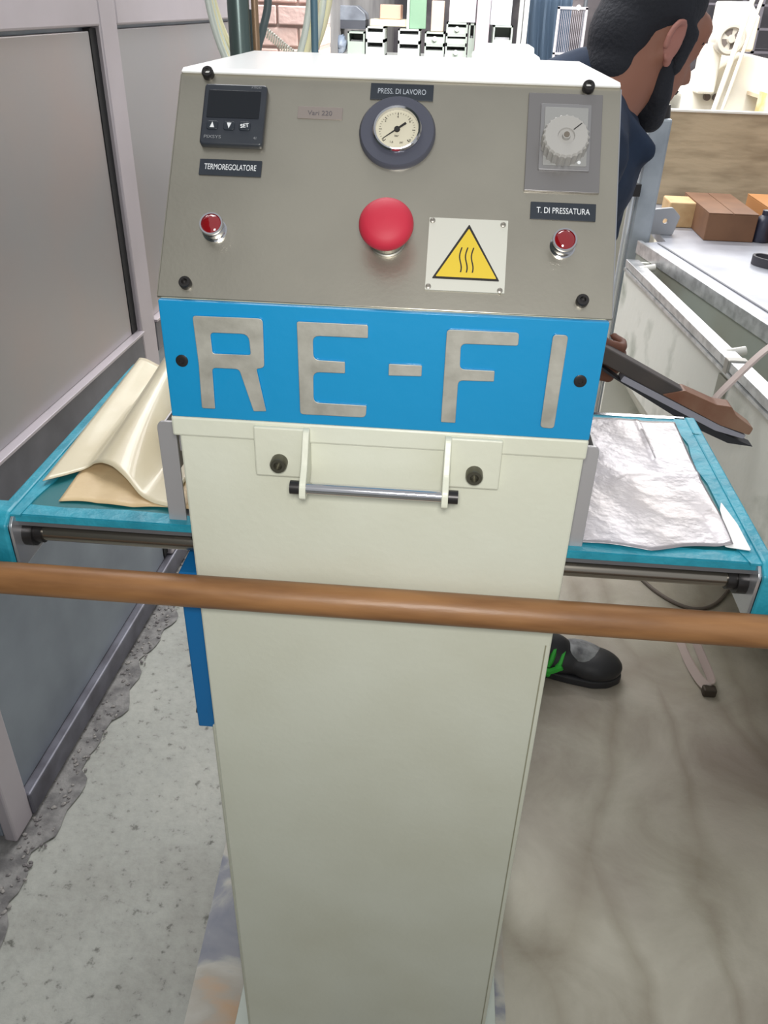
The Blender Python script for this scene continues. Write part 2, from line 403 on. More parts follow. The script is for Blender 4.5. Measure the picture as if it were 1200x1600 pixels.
    # painted shoulder around each letter
letter([[(-145.8,-10.5), (-90.3,-9.9), (-91.2,-50.2), (-97.6,-51.8), (-91.6,-88.4), (-102.4,-89), (-112.0,-52.8), (-133.6,-52.9), (-134.2,-88.8), (-145.6,-89), (-144.6,-50)],
        [(-132.6,-23.6), (-132.2,-40.6), (-101.8,-40.2), (-102.4,-23.2)]],
       [[.003,.004,.004,.001,.001,.001,.003,.003,.001,.002,0], [.003,.002,.002,.006]])
letter([[(-64.2,-10.8), (-8.8,-10.6), (-8.8,-21.4), (-51.7,-21.8), (-51.6,-41.3), (-26.6,-41.5), (-26.6,-51.4), (-52.0,-51.8), (-52.2,-77.9), (-9.0,-78.0), (-9.6,-88.9), (-63.8,-89.2)]], [[.002,.002,.001,.005,.005,.001,.001,.005,.005,.001,.004,.003]])
letter([[(7.7,-41.2), (34,-41.0), (34,-50.4), (7.7,-51.2)]], [.001])
letter([[(51.2,-11.0), (106.2,-10.5), (106.4,-21.2), (62.9,-21.9), (63.5,-42.4), (90.7,-42.3), (90.9,-51.4), (63.0,-52), (63.3,-89), (51.4,-88.9)]], [[.003,.003,.002,.004,.004,.001,.001,.004,.001,.001]])
letter([[(131.3,-10.5), (143,-10.5), (142.6,-89), (131.2,-88.6)]], [.0035])
for x, y in ((-158.3, -48.8), (157.4, -47.5)):
    obj('screw', screw_bm(x/1000, y/1000, .003, .0050, .0012, .0022), black_ox, npl, smooth=True, T=FM)
# thermoregulator
th = obj('temperature_controller', plate([rrect(-.1525, -.1025, .1250, .1762, .003)], 0, .0065, .0012, blk2), None, press, T=PM)
obj('display', plate([rrect(-.1488, -.1068, .1470, .1705, .001)], .0055, .0068, .0002, screen), None, th, T=PM)
for i, (x, s) in enumerate(((-143.2, 'u'), (-129.8, 'd'), (-117.3, 's'))):
    b_ = obj('button', plate([rrect(x/1000-.0045, x/1000+.0045, .1368, .1440, .002)], .006, .0074, .0004, blk), None, th, T=PM)
tri = lambda x, y, s: [[(x-.0018, y-.0022*s), (x+.0018, y-.0022*s), (x, y+.0026*s)]]
obj('arrow_mark', plate(tri(-.1432, .1404, 1), .0074, .0076, 0, ink), None, th, T=PM)
obj('arrow_mark', plate(tri(-.1298, .1404, -1), .0074, .0076, 0, ink), None, th, T=PM)
obj('lettering', text('SET', .0044, -.1173, .1404, .0075, ink, rot=.18, off=.0001), None, th, T=PM)
obj('lettering', text('PIXSYS', .0036, -.1424, .1308, .0066, inkg, width=.0135), None, th, T=PM)
obj('lettering', text('41', .003, -.1083, .1308, .0066, inkg), None, th, T=PM)
obj('lettering', text('ATR243', .0024, -.1110, .1735, .0066, inkg), None, th, T=PM)
# engraved label plates
def label_plate(x0, x1, y0, y1, s, h, wd, m=ink):
    o = obj('label_plate', plate([rrect(x0/1000, x1/1000, y0/1000, y1/1000, .0004)], 0, .0012, .0002, labm), None, press, T=PM)
    obj('lettering', text(s, h, (x0+x1)/2000, (y0+y1)/2000, .0013, m, width=wd), None, o, T=PM)
    return o
label_plate(-152, -102.3, 101.9, 115.3, 'TERMOREGOLATORE', .0068, .0415)
label_plate(-21, 28.8, 171.2, 185, 'PRESS. DI LAVORO', .0064, .038, mat('faded_print', (176, 182, 190), .6))
label_plate(109.5, 159.3, 77.2, 91.2, 'T. DI PRESSATURA', .0068, .0405)
o = obj('embossed_tape', plate([rrect(-.0777, -.0419, .1530, .1633, .0005)], 0, .0006, .0001, mat('clear_tape', (150, 140, 134), .3, .3)), None, press, T=PM)
obj('lettering', text('Vari 220', .0056, -.0598, .1578, .0007, mat('faint_print', (92, 88, 92), .6), width=.0195), None, o, T=PM)
# pressure gauge
bm = new_bm()
gx, gy = .0027, .1428
lathe(bm, [(.030, 0), (.030, .0035), (.0285, .0055), (.0195, .0062), (.0185, .0055), (.0, .0055)], (gx, gy, 0), 48)
ga = obj('pressure_gauge', bm, flange, press, smooth=True, T=PM)
bm = new_bm(); lathe(bm, [(.0188, .005), (.0192, .0085), (.0182, .0098), (.0168, .0092), (.0165, .0062), (.0165, .005)], (gx, gy, 0), 48)
obj('bezel', bm, chrome, ga, smooth=True, T=PM)
bm = new_bm(); lathe(bm, [(.0165, .0056), (.0165, .0064), (0, .0064)], (gx, gy, 0), 40); obj('dial', bm, dialw, ga, T=PM)
bm = new_bm()
for i in range(31):
    a = math.radians(225-i*9); long_ = (i % 5 == 0)
    c, s_ = math.cos(a), math.sin(a); r0 = .0118 if long_ else .0130; wd = .00028 if long_ else .00015
    q = [(gx+c*rr-s_*ww, gy+s_*rr+c*ww, .0066) for rr, ww in ((r0, -wd), (.0142, -wd), (.0142, wd), (r0, wd))]
    bm.faces.new([bm.verts.new(v) for v in q])
obj('scale_marks', bm, inkk, ga, T=PM)
bm = new_bm()
a = math.radians(38); c, s_ = math.cos(a), math.sin(a)
bmesh.ops.create_cone(bm, cap_ends=True, segments=16, radius1=.0024, radius2=.0022, depth=.0012, matrix=Matrix.Translation((gx, gy, .0074)))
for r0, r1, w0, w1 in ((0, .0085, .0008, .0010), (0, -.0135, .0007, .0003)):
    q = [(gx+c*r0-s_*w0, gy+s_*r0+c*w0, .0076), (gx+c*r0+s_*w0, gy+s_*r0-c*w0, .0076), (gx+c*r1+s_*w1, gy+s_*r1-c*w1, .0076), (gx+c*r1-s_*w1, gy+s_*r1+c*w1, .0076)]
    bm.faces.new([bm.verts.new(v) for v in q])
obj('needle', bm, inkk, ga, T=PM)
for s, x, y, h in (('0', -.0105, -.0088, .0028), ('2', -.0095, .0070, .0026), ('4', .0, .0105, .0026), ('6', .0096, .0070, .0026), ('10', .0098, -.0088, .0026), ('bar', 0, -.0052, .0026), ('1,6', -.0038, -.0105, .0024), ('psi', .0040, -.0105, .0024)):
    obj('lettering', text(s, h, gx+x, gy+y, .0066, inkk), None, ga, T=PM)
# emergency stop
ex, ey = .0012, .0553
bm = new_bm(); lathe(bm, [(.0145, 0), (.0145, .002), (.0135, .0025), (.0130, .018), (.0125, .022)], (ex, ey, 0), 32)
es = obj('emergency_button', bm, mat('dull_collar', (142, 140, 132), .4, .6), press, smooth=True, T=PM)
bm = new_bm(); lathe(bm, [(.012, .021), (.0195, .0222), (.0205, .0245), (.0203, .027), (.0185, .0305), (.0145, .0332), (.008, .0348), (.0, .0354)], (ex, ey, 0), 48)
obj('mushroom_head', bm, redb, es, smooth=True, T=PM)['label'] = 'red mushroom head'
# warning sign
ws = obj('warning_sign', plate([rrect(.0324, .0931, .0162, .0746, .0003)], 0, .0015, .0002, signw), None, press, T=PM)
obj('triangle_border', plate([roundpoly([(.0634, .0700), (.0372, .0253), (.0888, .0253)], .001)], .0014, .0018, 0, inkk), None, ws, T=PM)
obj('triangle_field', plate([roundpoly([(.0634, .0664), (.0400, .0270), (.0864, .0270)], .001)], .0017, .0021, 0, yel), None, ws, T=PM)
for dx in (-.0045, 0, .0045):
    pts = [Vector((.0628+dx+.0009*math.sin(t*2*PI*1.0+.6), .0310+.020*t, .0022)) for t in [i/16 for i in range(17)]]
    bm = new_bm(); ribbon(bm, pts, (.0010, 0, 0), .0002)
    obj('heat_wave_mark', bm, inkk, ws, T=PM)
for x, y, m_ in ((.0350, .0720, alu), (.0893, .0708, steel), (.0350, .0187, steel), (.0895, .0180, alu)):
    bm = new_bm(); lathe(bm, [(.0022, .0012), (.0021, .0023), (.0010, .0027), (.0010, .0019), (0, .0019)], (x, y, 0), 16)
    obj('rivet', bm, mat('dull_rivet', (150, 146, 138), .4, .6), ws, smooth=True, T=PM)
# timer
ti = obj('timer', plate([rrect(.1037, .1610, .0998, .1811, .0006)], 0, .0020, .0003, timerm), None, press, T=PM)
obj('raised_surround', plate([rrect(.1135, .1525, .1165, .1715, .001)], .0018, .0035, .0004, mat('surround_grey', (140, 139, 140), .35, .3)), None, ti, T=PM)
obj('dial_plate', plate([rrect(.1165, .1500, .1198, .1680, .0008)], .003, .0045, .0003, mat('timer_dial_plate', (148, 148, 146), .45)), None, ti, T=PM)
obj('indicator_window', bx(.1235, .1270, .1212, .1245, .0044, .0049), inkk, ti, T=PM)
obj('indicator_dot', cyl(new_bm(), (.1442, .1225, .0044), (.1442, .1225, .0050), .0013), ink, ti, T=PM)
bm = new_bm(); kx, ky, n = .1320, .1365, 72
prof = [(.0172, .0045, 1), (.0172, .016, 1), (.0160, .0178, .4), (.0150, .0178, 0), (.0065, .0172, 0), (.0060, .0158, 0), (.0032, .0158, 0), (.0030, .0186, 0), (.0, .0186, 0)]
rings = []
for rr, h, amp in prof:
    rings.append([bm.verts.new((kx+(rr+amp*.0007*math.cos(24*2*PI*i/n*1.0))*math.cos(2*PI*i/n) if rr else kx+1e-5*math.cos(2*PI*i/n),
                                ky+(rr+amp*.0007*math.cos(24*2*PI*i/n*1.0))*math.sin(2*PI*i/n) if rr else ky+1e-5*math.sin(2*PI*i/n), h)) for i in range(n)])
for A, B in zip(rings, rings[1:]):
    for i in range(n): bm.faces.new((A[i], A[(i+1) % n], B[(i+1) % n], B[i]))
bm.faces.new(rings[0][::-1]); bm.faces.new(rings[-1])
obj('timer_knob', bm, greyp, ti, T=PM)['label'] = 'pale grey fluted knob with a black pointer line'
ang = math.radians(42); c, s_ = math.cos(ang), math.sin(ang)
bm = new_bm(); bm.faces.new([bm.verts.new((kx+c*rr-s_*ww, ky+s_*rr+c*ww, .01815)) for rr, ww in ((.0068, -.0004), (.0150, -.0004), (.0150, .0004), (.0068, .0004))])
obj('pointer_line', bm, inkk, ti, T=PM)
obj('knob_screw', cyl(new_bm(), (kx, ky, .0180), (kx, ky, .0192), .0022), mat('brown_screw', (110, 102, 92), .5), ti, T=PM)
# pilot lamps
for x, y, lab in ((-.1345, .0560, None), (.1352, .0560, None)):
    bm = new_bm(); lathe(bm, [(.0098, 0), (.0098, .0015), (.0088, .002), (.0088, .0105), (.0093, .0115), (.0090, .0130), (.0078, .0130), (.0078, .010)], (x, y, 0), 32)
    pl = obj('pilot_lamp', bm, chrome, press, smooth=True, T=PM)
    bm = new_bm(); lathe(bm, [(.0078, .009), (.0078, .0122), (.0062, .0134), (.003, .0142), (0, .0144)], (x, y, 0), 24)
    obj('lamp_lens', bm, redl, pl, smooth=True, T=PM)['label'] = 'red lamp lens'
# handle brackets
def Z(z): return BT+z
for sgn in (-1, 1):
    bm = new_bm()
    xi, xo = (.0605, .1035)
    box(bm, sgn*xi if sgn > 0 else -xo, sgn*xo if sgn > 0 else -xi, -.0065, 0, Z(-.1485), Z(-.1020))
    br = obj('handle_bracket', bm, cream, press, bevel=.0015)
    # arm projecting forward and down
    x0 = .0560; x1 = .0600; a_, b_ = (x0, x1+.0015) if sgn > 0 else (-x1-.0015, -x0)
    bm = new_bm(); prism(bm, roundpoly([(0, Z(-.1015)), (-.0085, Z(-.1015)), (-.022, Z(-.128)), (-.034, Z(-.140)), (-.037, Z(-.1525)), (-.025, Z(-.1545)), (0, Z(-.142))], .004), a_, b_, 'x')
    obj('bracket_arm', bm, cream, br, bevel=.0008)
    bm = screw_bm(sgn*.0822, -.0150-.0, .0065, .0072, .009, .0036)
    T2 = FM @ Matrix.Translation((0, -.1185, 0))
    obj('bolt', bm, mat('dull_black_bolt', (98, 96, 84), .35, .7), br, smooth=True, T=T2)
hz, hy = Z(-.1445), -.029
hr = obj('handle_rod', cyl(new_bm(), (-.062, hy, hz), (.062, hy, hz), .0048, n=24), chrome, press, smooth=True)
for sgn in (-1, 1): obj('rod_end', cyl(new_bm(), (sgn*.0615, hy, hz), (sgn*.0695, hy, hz), .0058, n=24), black_ox, hr, smooth=True)
# guards beside the head
for sgn in (-1, 1):
    bm = new_bm(); a_, b_ = (-.1965, -.1800) if sgn < 0 else (.1755, .1880)
    prism(bm, roundpoly([(a_, Z(-.237)), (b_, Z(-.237)), (b_, Z(-.117)), (a_, Z(-.117))], [.002, .002, .002 if sgn < 0 else .009, .009 if sgn < 0 else .002]), .023, .026, 'y')
    gd = obj('hand_guard', bm, guardm, press, bevel=.0006)
    xs_ = -.1965 if sgn < 0 else .1880
    obj('guard_side', bx(min(xs_, xs_+.0016*(-sgn)), max(xs_, xs_+.0016*(-sgn)), .024, .34, .932, Z(-.126)), guardm, gd)
    obj('guard_bracket', bx(-.181 if sgn < 0 else .170, -.168 if sgn < 0 else .178, .032, .33, Z(-.15), Z(-.13)), guardm, gd)
# guide rods and trays
ZR = BT-.248
for yy in (.03, .30):
    gr = obj('guide_rod', cyl(new_bm(), (-.347, yy, ZR), (.347, yy, ZR), .0083, n=32), rodm, press, smooth=True)
    for sgn in (-1, 1):
        bm = new_bm(); cyl(bm, (sgn*.333, yy, ZR), (sgn*.344, yy, ZR), .0140, n=24); cyl(bm, (sgn*.325, yy, ZR), (sgn*.333, yy, ZR), .0105, n=24)
        obj('rod_collar', bm, black_ox, gr, smooth=True)
for sgn, yb in ((-1, .385), (1, .315)):
    X = lambda x: (min(sgn*x[0], sgn*x[1]), max(sgn*x[0], sgn*x[1]))
    z0 = .892; zt = .8990
    tr = obj('tray', bx(*X((.165, .352)), .020, yb, z0, z0+.006), trayg, press, bevel=.001)
    bm = new_bm(); box(bm, *X((.165, .352)), .017, .021, z0-.005, zt-.001); obj('front_flange', bm, trayg, tr)
    obj('press_mat', bx(*X((.19, .335)), .030, yb-.012, z0+.006, z0+.0085), teald, tr)
    obj('rear_bar', bx(*X((.165, .345)), yb-.004, yb+.003, z0, zt+.003), chrome, tr)
    # tape: front strip, outer strip with uneven inner edge, rear strip
    def tape(pts, h=.0012, zz=z0+.0078):
        bm = new_bm(); A = [bm.verts.new((sgn*x, y, zz)) for x, y in pts]; B = [bm.verts.new((sgn*x, y, zz+h)) for x, y in pts]
        bm.faces.new(A); bm.faces.new(B[::-1]); n_ = len(pts)
        for i in range(n_): bm.faces.new((A[i], A[(i+1) % n_], B[(i+1) % n_], B[i]))
        obj('tape_strip', bm, teal, tr)
    tape([(.165, .0155), (.35, .0155), (.35, .034), (.30, .031), (.24, .034), (.165, .030)])
    obj('tape_strip', bx(*X((.165, .345)), .0145, .0172, z0+.001, z0+.0078), teal, tr)
    inn = []
    yy = yb-.01
    while yy > .03: inn.append((.333+random.uniform(-.004, .003), yy)); yy -= .03
    tape([(.3545, .012), (.3545, yb)]+[(.334, yb)]+inn+[(.336, .012)], .0022)
    tape([(.165, yb-.012), (.345, yb-.014), (.345, yb), (.165, yb)])
    # end plate of the tray, wrapped in tape, carrying the rods and the pole
    bm = new_bm(); prism(bm, roundpoly([(.004, .842), (yb, .850), (yb, .8985), (.012, .9005), (.004, .893)], .003), *X((.3425, .3455)), 'x')
    ep = obj('end_plate', bm, mat('bright_edge', (200, 200, 204), .25, .7), tr, bevel=.0006)
    bm = new_bm(); prism(bm, roundpoly([(.002, .838), (yb+.002, .850), (yb+.002, .9030), (.014, .9040), (.000, .896)], .003), *X((.3455, .3575)), 'x')
    obj('tape_wrap', bm, teal, tr, bevel=.002)
    bm = new_bm(); prism(bm, roundpoly([(.000, .836), (.034, .838), (.034, .9045), (.012, .9045), (.000, .893)], .004), *X((.3455, .395)), 'x')
    obj('tape_wrap', bm, teal, tr, bevel=.003)
    bm = new_bm(); prism(bm, roundpoly([(-.040, .834), (.02, .838), (.02, .872), (-.040, .870)], .003), *X((.372, .378)), 'x')
    obj('pole_holder', bm, trayg, tr, bevel=.001)
    if sgn > 0:
        for (x, y) in ((.3475, .10), (.3455, .27)):
            pts = [Vector((x+random.uniform(-.002, .002)+i*.0022, y+random.uniform(-.003, .003), z0+.0105+random.uniform(0, .001))) for i in range(5)]
            bm = new_bm(); tube(bm, spline(pts, 3), .0004, 5); obj('loose_thread', bm, teald, tr)
# wooden push bar
obj('push_bar', cyl(new_bm(), (-.52, -.0200, BT-.2685), (.52, -.0200, BT-.2685), .0152, n=32), woodp, press, smooth=True)['label'] = 'brown round wooden pole across the front'

# ------------------------------------------------------------------ sheets on the trays
TZ = .9012
def sheet(name, edge, zf, m, label, nx=40, ny=34, th=.0006, cat='sheet'):
    """edge(u) -> ((xf,yf),(xb,yb)); zf(u,v) height"""
    bm = new_bm(); G = []
    for j in range(ny+1):
        row = []
        for i in range(nx+1):
            u, v = i/nx, j/ny; a, b = edge(u); x = a[0]+(b[0]-a[0])*v; y = a[1]+(b[1]-a[1])*v
            row.append(bm.verts.new((x, y, TZ+zf(u, v))))
        G.append(row)
    for j in range(ny):
        for i in range(nx): bm.faces.new((G[j][i], G[j][i+1], G[j+1][i+1], G[j+1][i]))
    o = obj(name, bm, m, smooth=True, label=label, cat=cat)
    s = o.modifiers.new('s', 'SOLIDIFY'); s.thickness = th; s.offset = 1
    return o
def lerp_pts(P, u):
    u = max(0, min(.9999, u))*(len(P)-1); i = int(u); t = u-i
    return (P[i][0]+(P[i+1][0]-P[i][0])*t, P[i][1]+(P[i+1][1]-P[i][1])*t)
def bump_(x, c, w_): return math.exp(-((x-c)/w_)**2)
# flat brown paper lying on the left tray
sheet('brown_paper', lambda u: ((-.3105+.130*u, .040+.002*math.sin(9*u)), (-.325+.145*u, .36)), lambda u, v: .0006+.0012*abs(math.sin(u*11+v*5))*(1-v)*bump_(u, .45, .4), paperb,
      'flat wrinkled brown paper on the left tray under the curled sheet')
# curled pale paper over it
def hump(u, v):
    amp = .014+.046*v
    return .0035+amp*(math.sin(PI*min(1, max(0, (u-.20)/.62)))**1.35 if .20 < u < .82 else 0)+.011*(v**1.2+.15)*bump_(u, .02, .14)-.0*v
FE = [(-.338, .068), (-.322, .082), (-.306, .100), (-.297, .098), (-.285, .092), (-.270, .084), (-.252, .070), (-.236, .055), (-.218, .043), (-.200, .038)]
def ced(u):
    a = lerp_pts(FE, u); return (a, (-.342+.142*u, .372))
sheet('curled_paper', ced, hump, paper, 'glossy beige paper sheet curled up in a hump on the left tray')
RE = [(.176, .028), (.215, .026), (.25, .021), (.28, .030), (.305, .034), (.326, .036)]
def red_(u):
    a = lerp_pts(RE, u); b = (.19+.140*u, .302-.004*u)
    return a, b
sheet('silver_foil', lambda u: (red_(u)[0], (red_(u)[1][0]-.0, red_(u)[1][1])),
      lambda u, v: .0012+.0018*bump_(v, .42+.1*u, .02)*u+.0012*math.sin(7*u+4*v)**2+.004*bump_(u, 1.0, .10)*bump_(v, .12, .2)+.0012*bump_(u, .68, .015)*(v > .6), foil,
      'large creased silver foil sheet covering the right tray', 50, 44)
obj('white_scrap', plate([roundpoly([(.318, .034), (.341, .030), (.341, .075), (.336, .115), (.331, .100), (.327, .06)], .003)], TZ+.0022, TZ+.0028, 0, mat('white_film', (236, 234, 232), .4)), None,
    label='narrow white film scrap showing past the foil at the right tray corner', cat='film')

# stained board under the press
bm = new_bm()
prism(bm, [(-.262, -.25), (.212, -.25), (.214, .42), (-.290, .40)], .0, .0022, 'z')
def board_mat():
    m = mat('stained_board', (196, 190, 176), .7); nt = m.node_tree; b = nt.nodes['Principled BSDF']
    tc = nt.nodes.new('ShaderNodeTexCoord'); n = nt.nodes.new('ShaderNodeTexNoise'); n.inputs['Scale'].default_value = 8; n.inputs['Detail'].default_value = 10; n.inputs['Distortion'].default_value = .4
    nt.links.new(tc.outputs['Object'], n.inputs[0]); cr = nt.nodes.new('ShaderNodeValToRGB'); nt.links.new(n.outputs[0], cr.inputs[0]); e = cr.color_ramp.elements
    for i in range(3): e.new(.5)
    for i, (q, c_) in enumerate(((.33, (188, 160, 132)), (.42, (172, 166, 156)), (.50, (184, 182, 174)), (.57, (140, 142, 150)), (.68, (112, 116, 132)))):
        e[i].position = q; e[i].color = (*lin(c_), 1)
    nt.links.new(cr.outputs[0], b.inputs['Base Color']); return m
obj('stained_board', bm, board_mat(), label='thin paint-stained board lying on the floor under the press', cat='board')

# ------------------------------------------------------------------ pipe, cables and hose behind the press
obj('standing_pipe', cyl(new_bm(), (-.2145, .50, 0), (-.2145, .50, 2.1), .0128, n=24), mat('grey_green_pipe', (92, 108, 106), .3, .4), smooth=True,
    label='thick grey-green upright pipe standing behind the press', cat='pipe')
obj('copper_pipe', cyl(new_bm(), (-.1975, .512, 0), (-.1975, .512, 2.1), .0042, n=16), mat('tan_pipe', (150, 122, 96), .4, .2), smooth=True,
    label='thin tan upright pipe beside the thick grey-green pipe', cat='pipe')
bm = new_bm(); tube(bm, spline([(-.196, .545, 2.0), (-.193, .545, 1.6), (-.190, .545, 1.36), (-.188, .545, 1.315), (-.195, .54, 1.285), (-.201, .53, 1.26), (-.204, .528, 1.2), (-.204, .528, .02)], 8), .0048, 12)
obj('dark_hose', bm, mat('dark_grey_hose', (84, 98, 102), .5), smooth=True, label='dark grey hose bending in against the upright pipes', cat='hose')
bm = new_bm(); tube(bm, spline([(-.116, .46, 0.01), (-.1165, .46, .6), (-.117, .46, 1.2), (-.1185, .46, 1.3), (-.119, .46, 2.0)], 6), .0041, 12)
obj('blue_cable', bm, mat('blue_grey_cable', (84, 116, 132), .5), smooth=True, label='blue-grey cable rising straight behind the middle left of the press', cat='cable')
bm = new_bm(); pts = []
for i in range(420):
    t = i/419; a = t*2*PI*24; c0 = Vector((-.205, .60, 1.282)).lerp(Vector((-.145, .62, 1.236)), t)
    pts.append(c0+Vector((.25*math.cos(a), .6*math.sin(a), .75*math.cos(a))).normalized()*.0048)
tube(bm, pts, .0011, 5)
obj('coiled_cable', bm, mat('coil_white', (206, 204, 196), .4), smooth=True, label='small springy coiled cable sloping right from the upright pipes', cat='cable')
for k, (m_, sx_, nm, lb) in enumerate(((mat('white_hose', (226, 234, 226), .35), 0, 'hose_coil', 'white and cream hose coil hanging round the upright pipes'),)):
    root = empty(nm, lb, 'hose', (-.202, .57, 1.155))
    for j in range(4):
        bm = new_bm(); pts = []
        for i in range(65):
            a = 2*PI*i/64; rx = .066+.0045*j; rz = .150+.006*((j*7) % 3)
            pts.append(Vector((-.202+.003*j+rx*math.sin(a), .556+.010*j, 1.36+.004*j-rz*math.cos(a))))
        tube(bm, pts, .0042, 10)
        obj('loop', bm, mat('cream_hose', (240, 234, 196), .35) if j % 2 else m_, root, smooth=True)
    obj('hook', tube(new_bm(), spline([(-.214, .50, 1.52), (-.21, .53, 1.512), (-.205, .575, 1.507), (-.203, .605, 1.53)], 5), .004, 8), black_ox, root)

# ------------------------------------------------------------------ trough and table on the right
RY = lambda y, dx=0: .512+(1.567-y)*.104+dx         # x of the near rim
tg = empty('work_bench', 'long white-sided metal bench with a trough and grey top right of the press', 'bench', (.9, .9, 0))
def swept(prof, y0, y1, n=1):
    bm = new_bm(); R0 = [bm.verts.new((RY(y0)+a, y0, z)) for a, z in prof]; R1 = [bm.verts.new((RY(y1)+a, y1, z)) for a, z in prof]; k = len(prof)
    bm.faces.new(R0[::-1]); bm.faces.new(R1)
    for i in range(k): bm.faces.new((R0[i], R0[(i+1) % k], R1[(i+1) % k], R1[i]))
    return bm
Y0, Y1 = -.35, 1.567
obj('side_wall', swept([(0, .76), (.0, .50), (.35, 0), (.36, 0), (.012, .495), (.012, .76)], Y0, Y1), trw, tg)
obj('rim', swept([(-.004, .752), (-.004, .770), (.028, .770), (.028, .764), (.002, .764), (.002, .752)], Y0, Y1), alu, tg, bevel=.001)
obj('rim_bead', swept([(-.006, .742), (-.006, .749), (.0, .749), (.0, .742)], Y0, Y1), alu, tg)
obj('channel_floor', swept([(.012, .66), (.25, .66), (.25, .665), (.012, .665)], Y0, Y1), inner, tg)
bm = new_bm(); prism(bm, [(RY(Y1), Y1), (RY(Y1)+.30, Y1), (RY(Y1)+.30, Y1+.012), (RY(Y1), Y1+.012)], .30, .762, 'z')
obj('end_wall', bm, trw, tg)
# seam stiffener across the side
obj('wall_stiffener', swept([(-.004, .735), (-.004, .66), (.0, .66), (.0, .735)], .86, .90), inner, tg)
# joint in rim
obj('rim_joint', swept([(-.007, .745), (-.007, .773), (.03, .773), (.03, .745)], .865, .885), mat('joint_grey', (176, 174, 168), .4, .4), tg, bevel=.002)
# table with the raised rear edge
tb = tg
E0 = lambda y: .556+(1.638-y)*.21
poly = [(E0(-.3), -.3), (2.1, -.3), (2.1, 2.45), (.63, 2.45), (.63, 1.69), (E0(1.66), 1.66)]
bm = new_bm(); prism(bm, poly, .765, .790, 'z'); obj('table_top', bm, tabm, tb, bevel=.002)
bm = new_bm()
prism(bm, [(E0(-.3), -.3), (E0(-.3)+.012, -.3), (E0(1.66)+.012, 1.66), (E0(1.66), 1.66)], .62, .765, 'z'); obj('apron', bm, inner, tb)
bm = new_bm()
prism(bm, [(E0(-.3)-.003, -.3), (E0(-.3)+.008, -.3), (E0(1.66)+.008, 1.66), (E0(1.66)-.003, 1.66)], .764, .797, 'z'); obj('edge_strip', bm, alu, tb, bevel=.001)
bm = new_bm()
prism(bm, [(E0(-.3)+.05, -.3), (E0(-.3)+.055, -.3), (E0(1.66)+.055, 1.66), (E0(1.66)+.05, 1.66)], .790, .7925, 'z'); obj('top_groove', bm, mat('groove', (120, 122, 128), .5), tb)
for x, y in ((1.9, -.1), (1.9, 2.3), (.80, 2.3), (1.25, -.1)): obj('leg', bx(x-.025, x+.025, y-.025, y+.025, 0, .766), trayg, tb)
for y in (1.50, .93):
    x = RY(y)+.032
    c = obj('channel_clamp', bx(x-.012, x+.016, y-.012, y+.012, .665, .752), mat('clamp_dark', (96, 94, 88), .5, .4), tg, bevel=.002)
    obj('clamp_cap', cyl(new_bm(), (x-.02, y, .762), (x+.018, y+.006, .768), .009, n=16), mat('clamp_white', (238, 236, 228), .25, .3), c, smooth=True)
    obj('clamp_disc', cyl(new_bm(), (x+.004, y-.0135, .735), (x+.010, y-.020, .735), .018, n=20), mat('clamp_disc', (130, 128, 120), .4, .5), c, smooth=True)
# pieces on the table
bm = new_bm(); pts = spline([(1.25, 1.18, .802), (1.0, 1.36, .801), (.88, 1.47, .801), (.825, 1.52, .801), (.80, 1.50, .801), (.82, 1.46, .801), (.90, 1.40, .801), (1.0, 1.31, .801), (1.2, 1.14, .802)], 8)
ribbon(bm, pts, (0, 0, .02), .006); obj('belt_loop', bm, darkm, label='dark rubber belt looped flat on the grey table', cat='belt')
def carton(x0, x1, y0, y1, z0, z1, m, label, cat='box'):
    r_ = empty('cardboard_box', label, cat, ((x0+x1)/2, (y0+y1)/2, z0))
    obj('carton', bx(x0, x1, y0, y1, z0, z1-.002), m, r_, bevel=.002)
    obj('flap', bx(x0, (x0+x1)/2-.001, y0, y1, z1-.002, z1), m, r_); obj('flap', bx((x0+x1)/2+.001, x1, y0, y1, z1-.002, z1), m, r_)
    return r_
carton(.735, .865, 1.72, 2.0, .7905, .862, card, 'dark brown carton on the table in front of the leaning board, left one')
carton(.915, 1.25, 1.66, 2.0, .7905, .865, cardo, 'orange-brown carton on the table at the right edge of the picture')
obj('dark_bottle', lathe(new_bm(), [(.022, 0), (.024, .004), (.024, .05), (.018, .062), (.010, .068), (.010, .080), (0, .082)], (.889, 1.74, .7905), 20), mat('dark_blue_plastic', (48, 50, 66), .4), smooth=True,
    label='small dark blue bottle between the two cartons on the table', cat='bottle')
obj('wooden_block', bx(.665, .74, 1.86, 1.96, .7905, .858), mat('pale_wood', (208, 176, 130), .6, noise=((186, 150, 104), 20, .4, .7)), bevel=.004, label='pale wooden block on the table against the leaning board', cat='block')
b_ = empty('grey_bracket', 'pale grey metal bracket with a round hole on the far table corner', 'bracket', (.632, 1.78, .7905))
obj('bracket_plate', plate([roundpoly([(-.03, 0), (.03, 0), (.042, .05), (.018, .072), (-.03, .066)], .006), [(.004+.007*math.cos(a*PI/8), .036+.007*math.sin(a*PI/8)) for a in range(16)]], 0, .012, .001, mat('bracket_grey', (176, 178, 182), .4, .3)), None, b_,
    T=Matrix.Translation((.632, 1.775, .7905)) @ Matrix.Rotation(PI/2, 4, 'X'))
obj('bracket_foot', bx(.602, .662, 1.775, 1.82, .7905, .796), MATS['bracket_grey'], b_)
# leaning board
bd = obj('plywood_board', bx(.686, 1.95, 2.18, 2.20, .7905, 1.057), ply, label='large worn plywood board standing upright behind the cartons', cat='board', bevel=.002)
obj('edge_band', bx(.684, 1.952, 2.176, 2.204, 1.057, 1.0625), mat('pale_edge', (240, 238, 228), .4), bd)
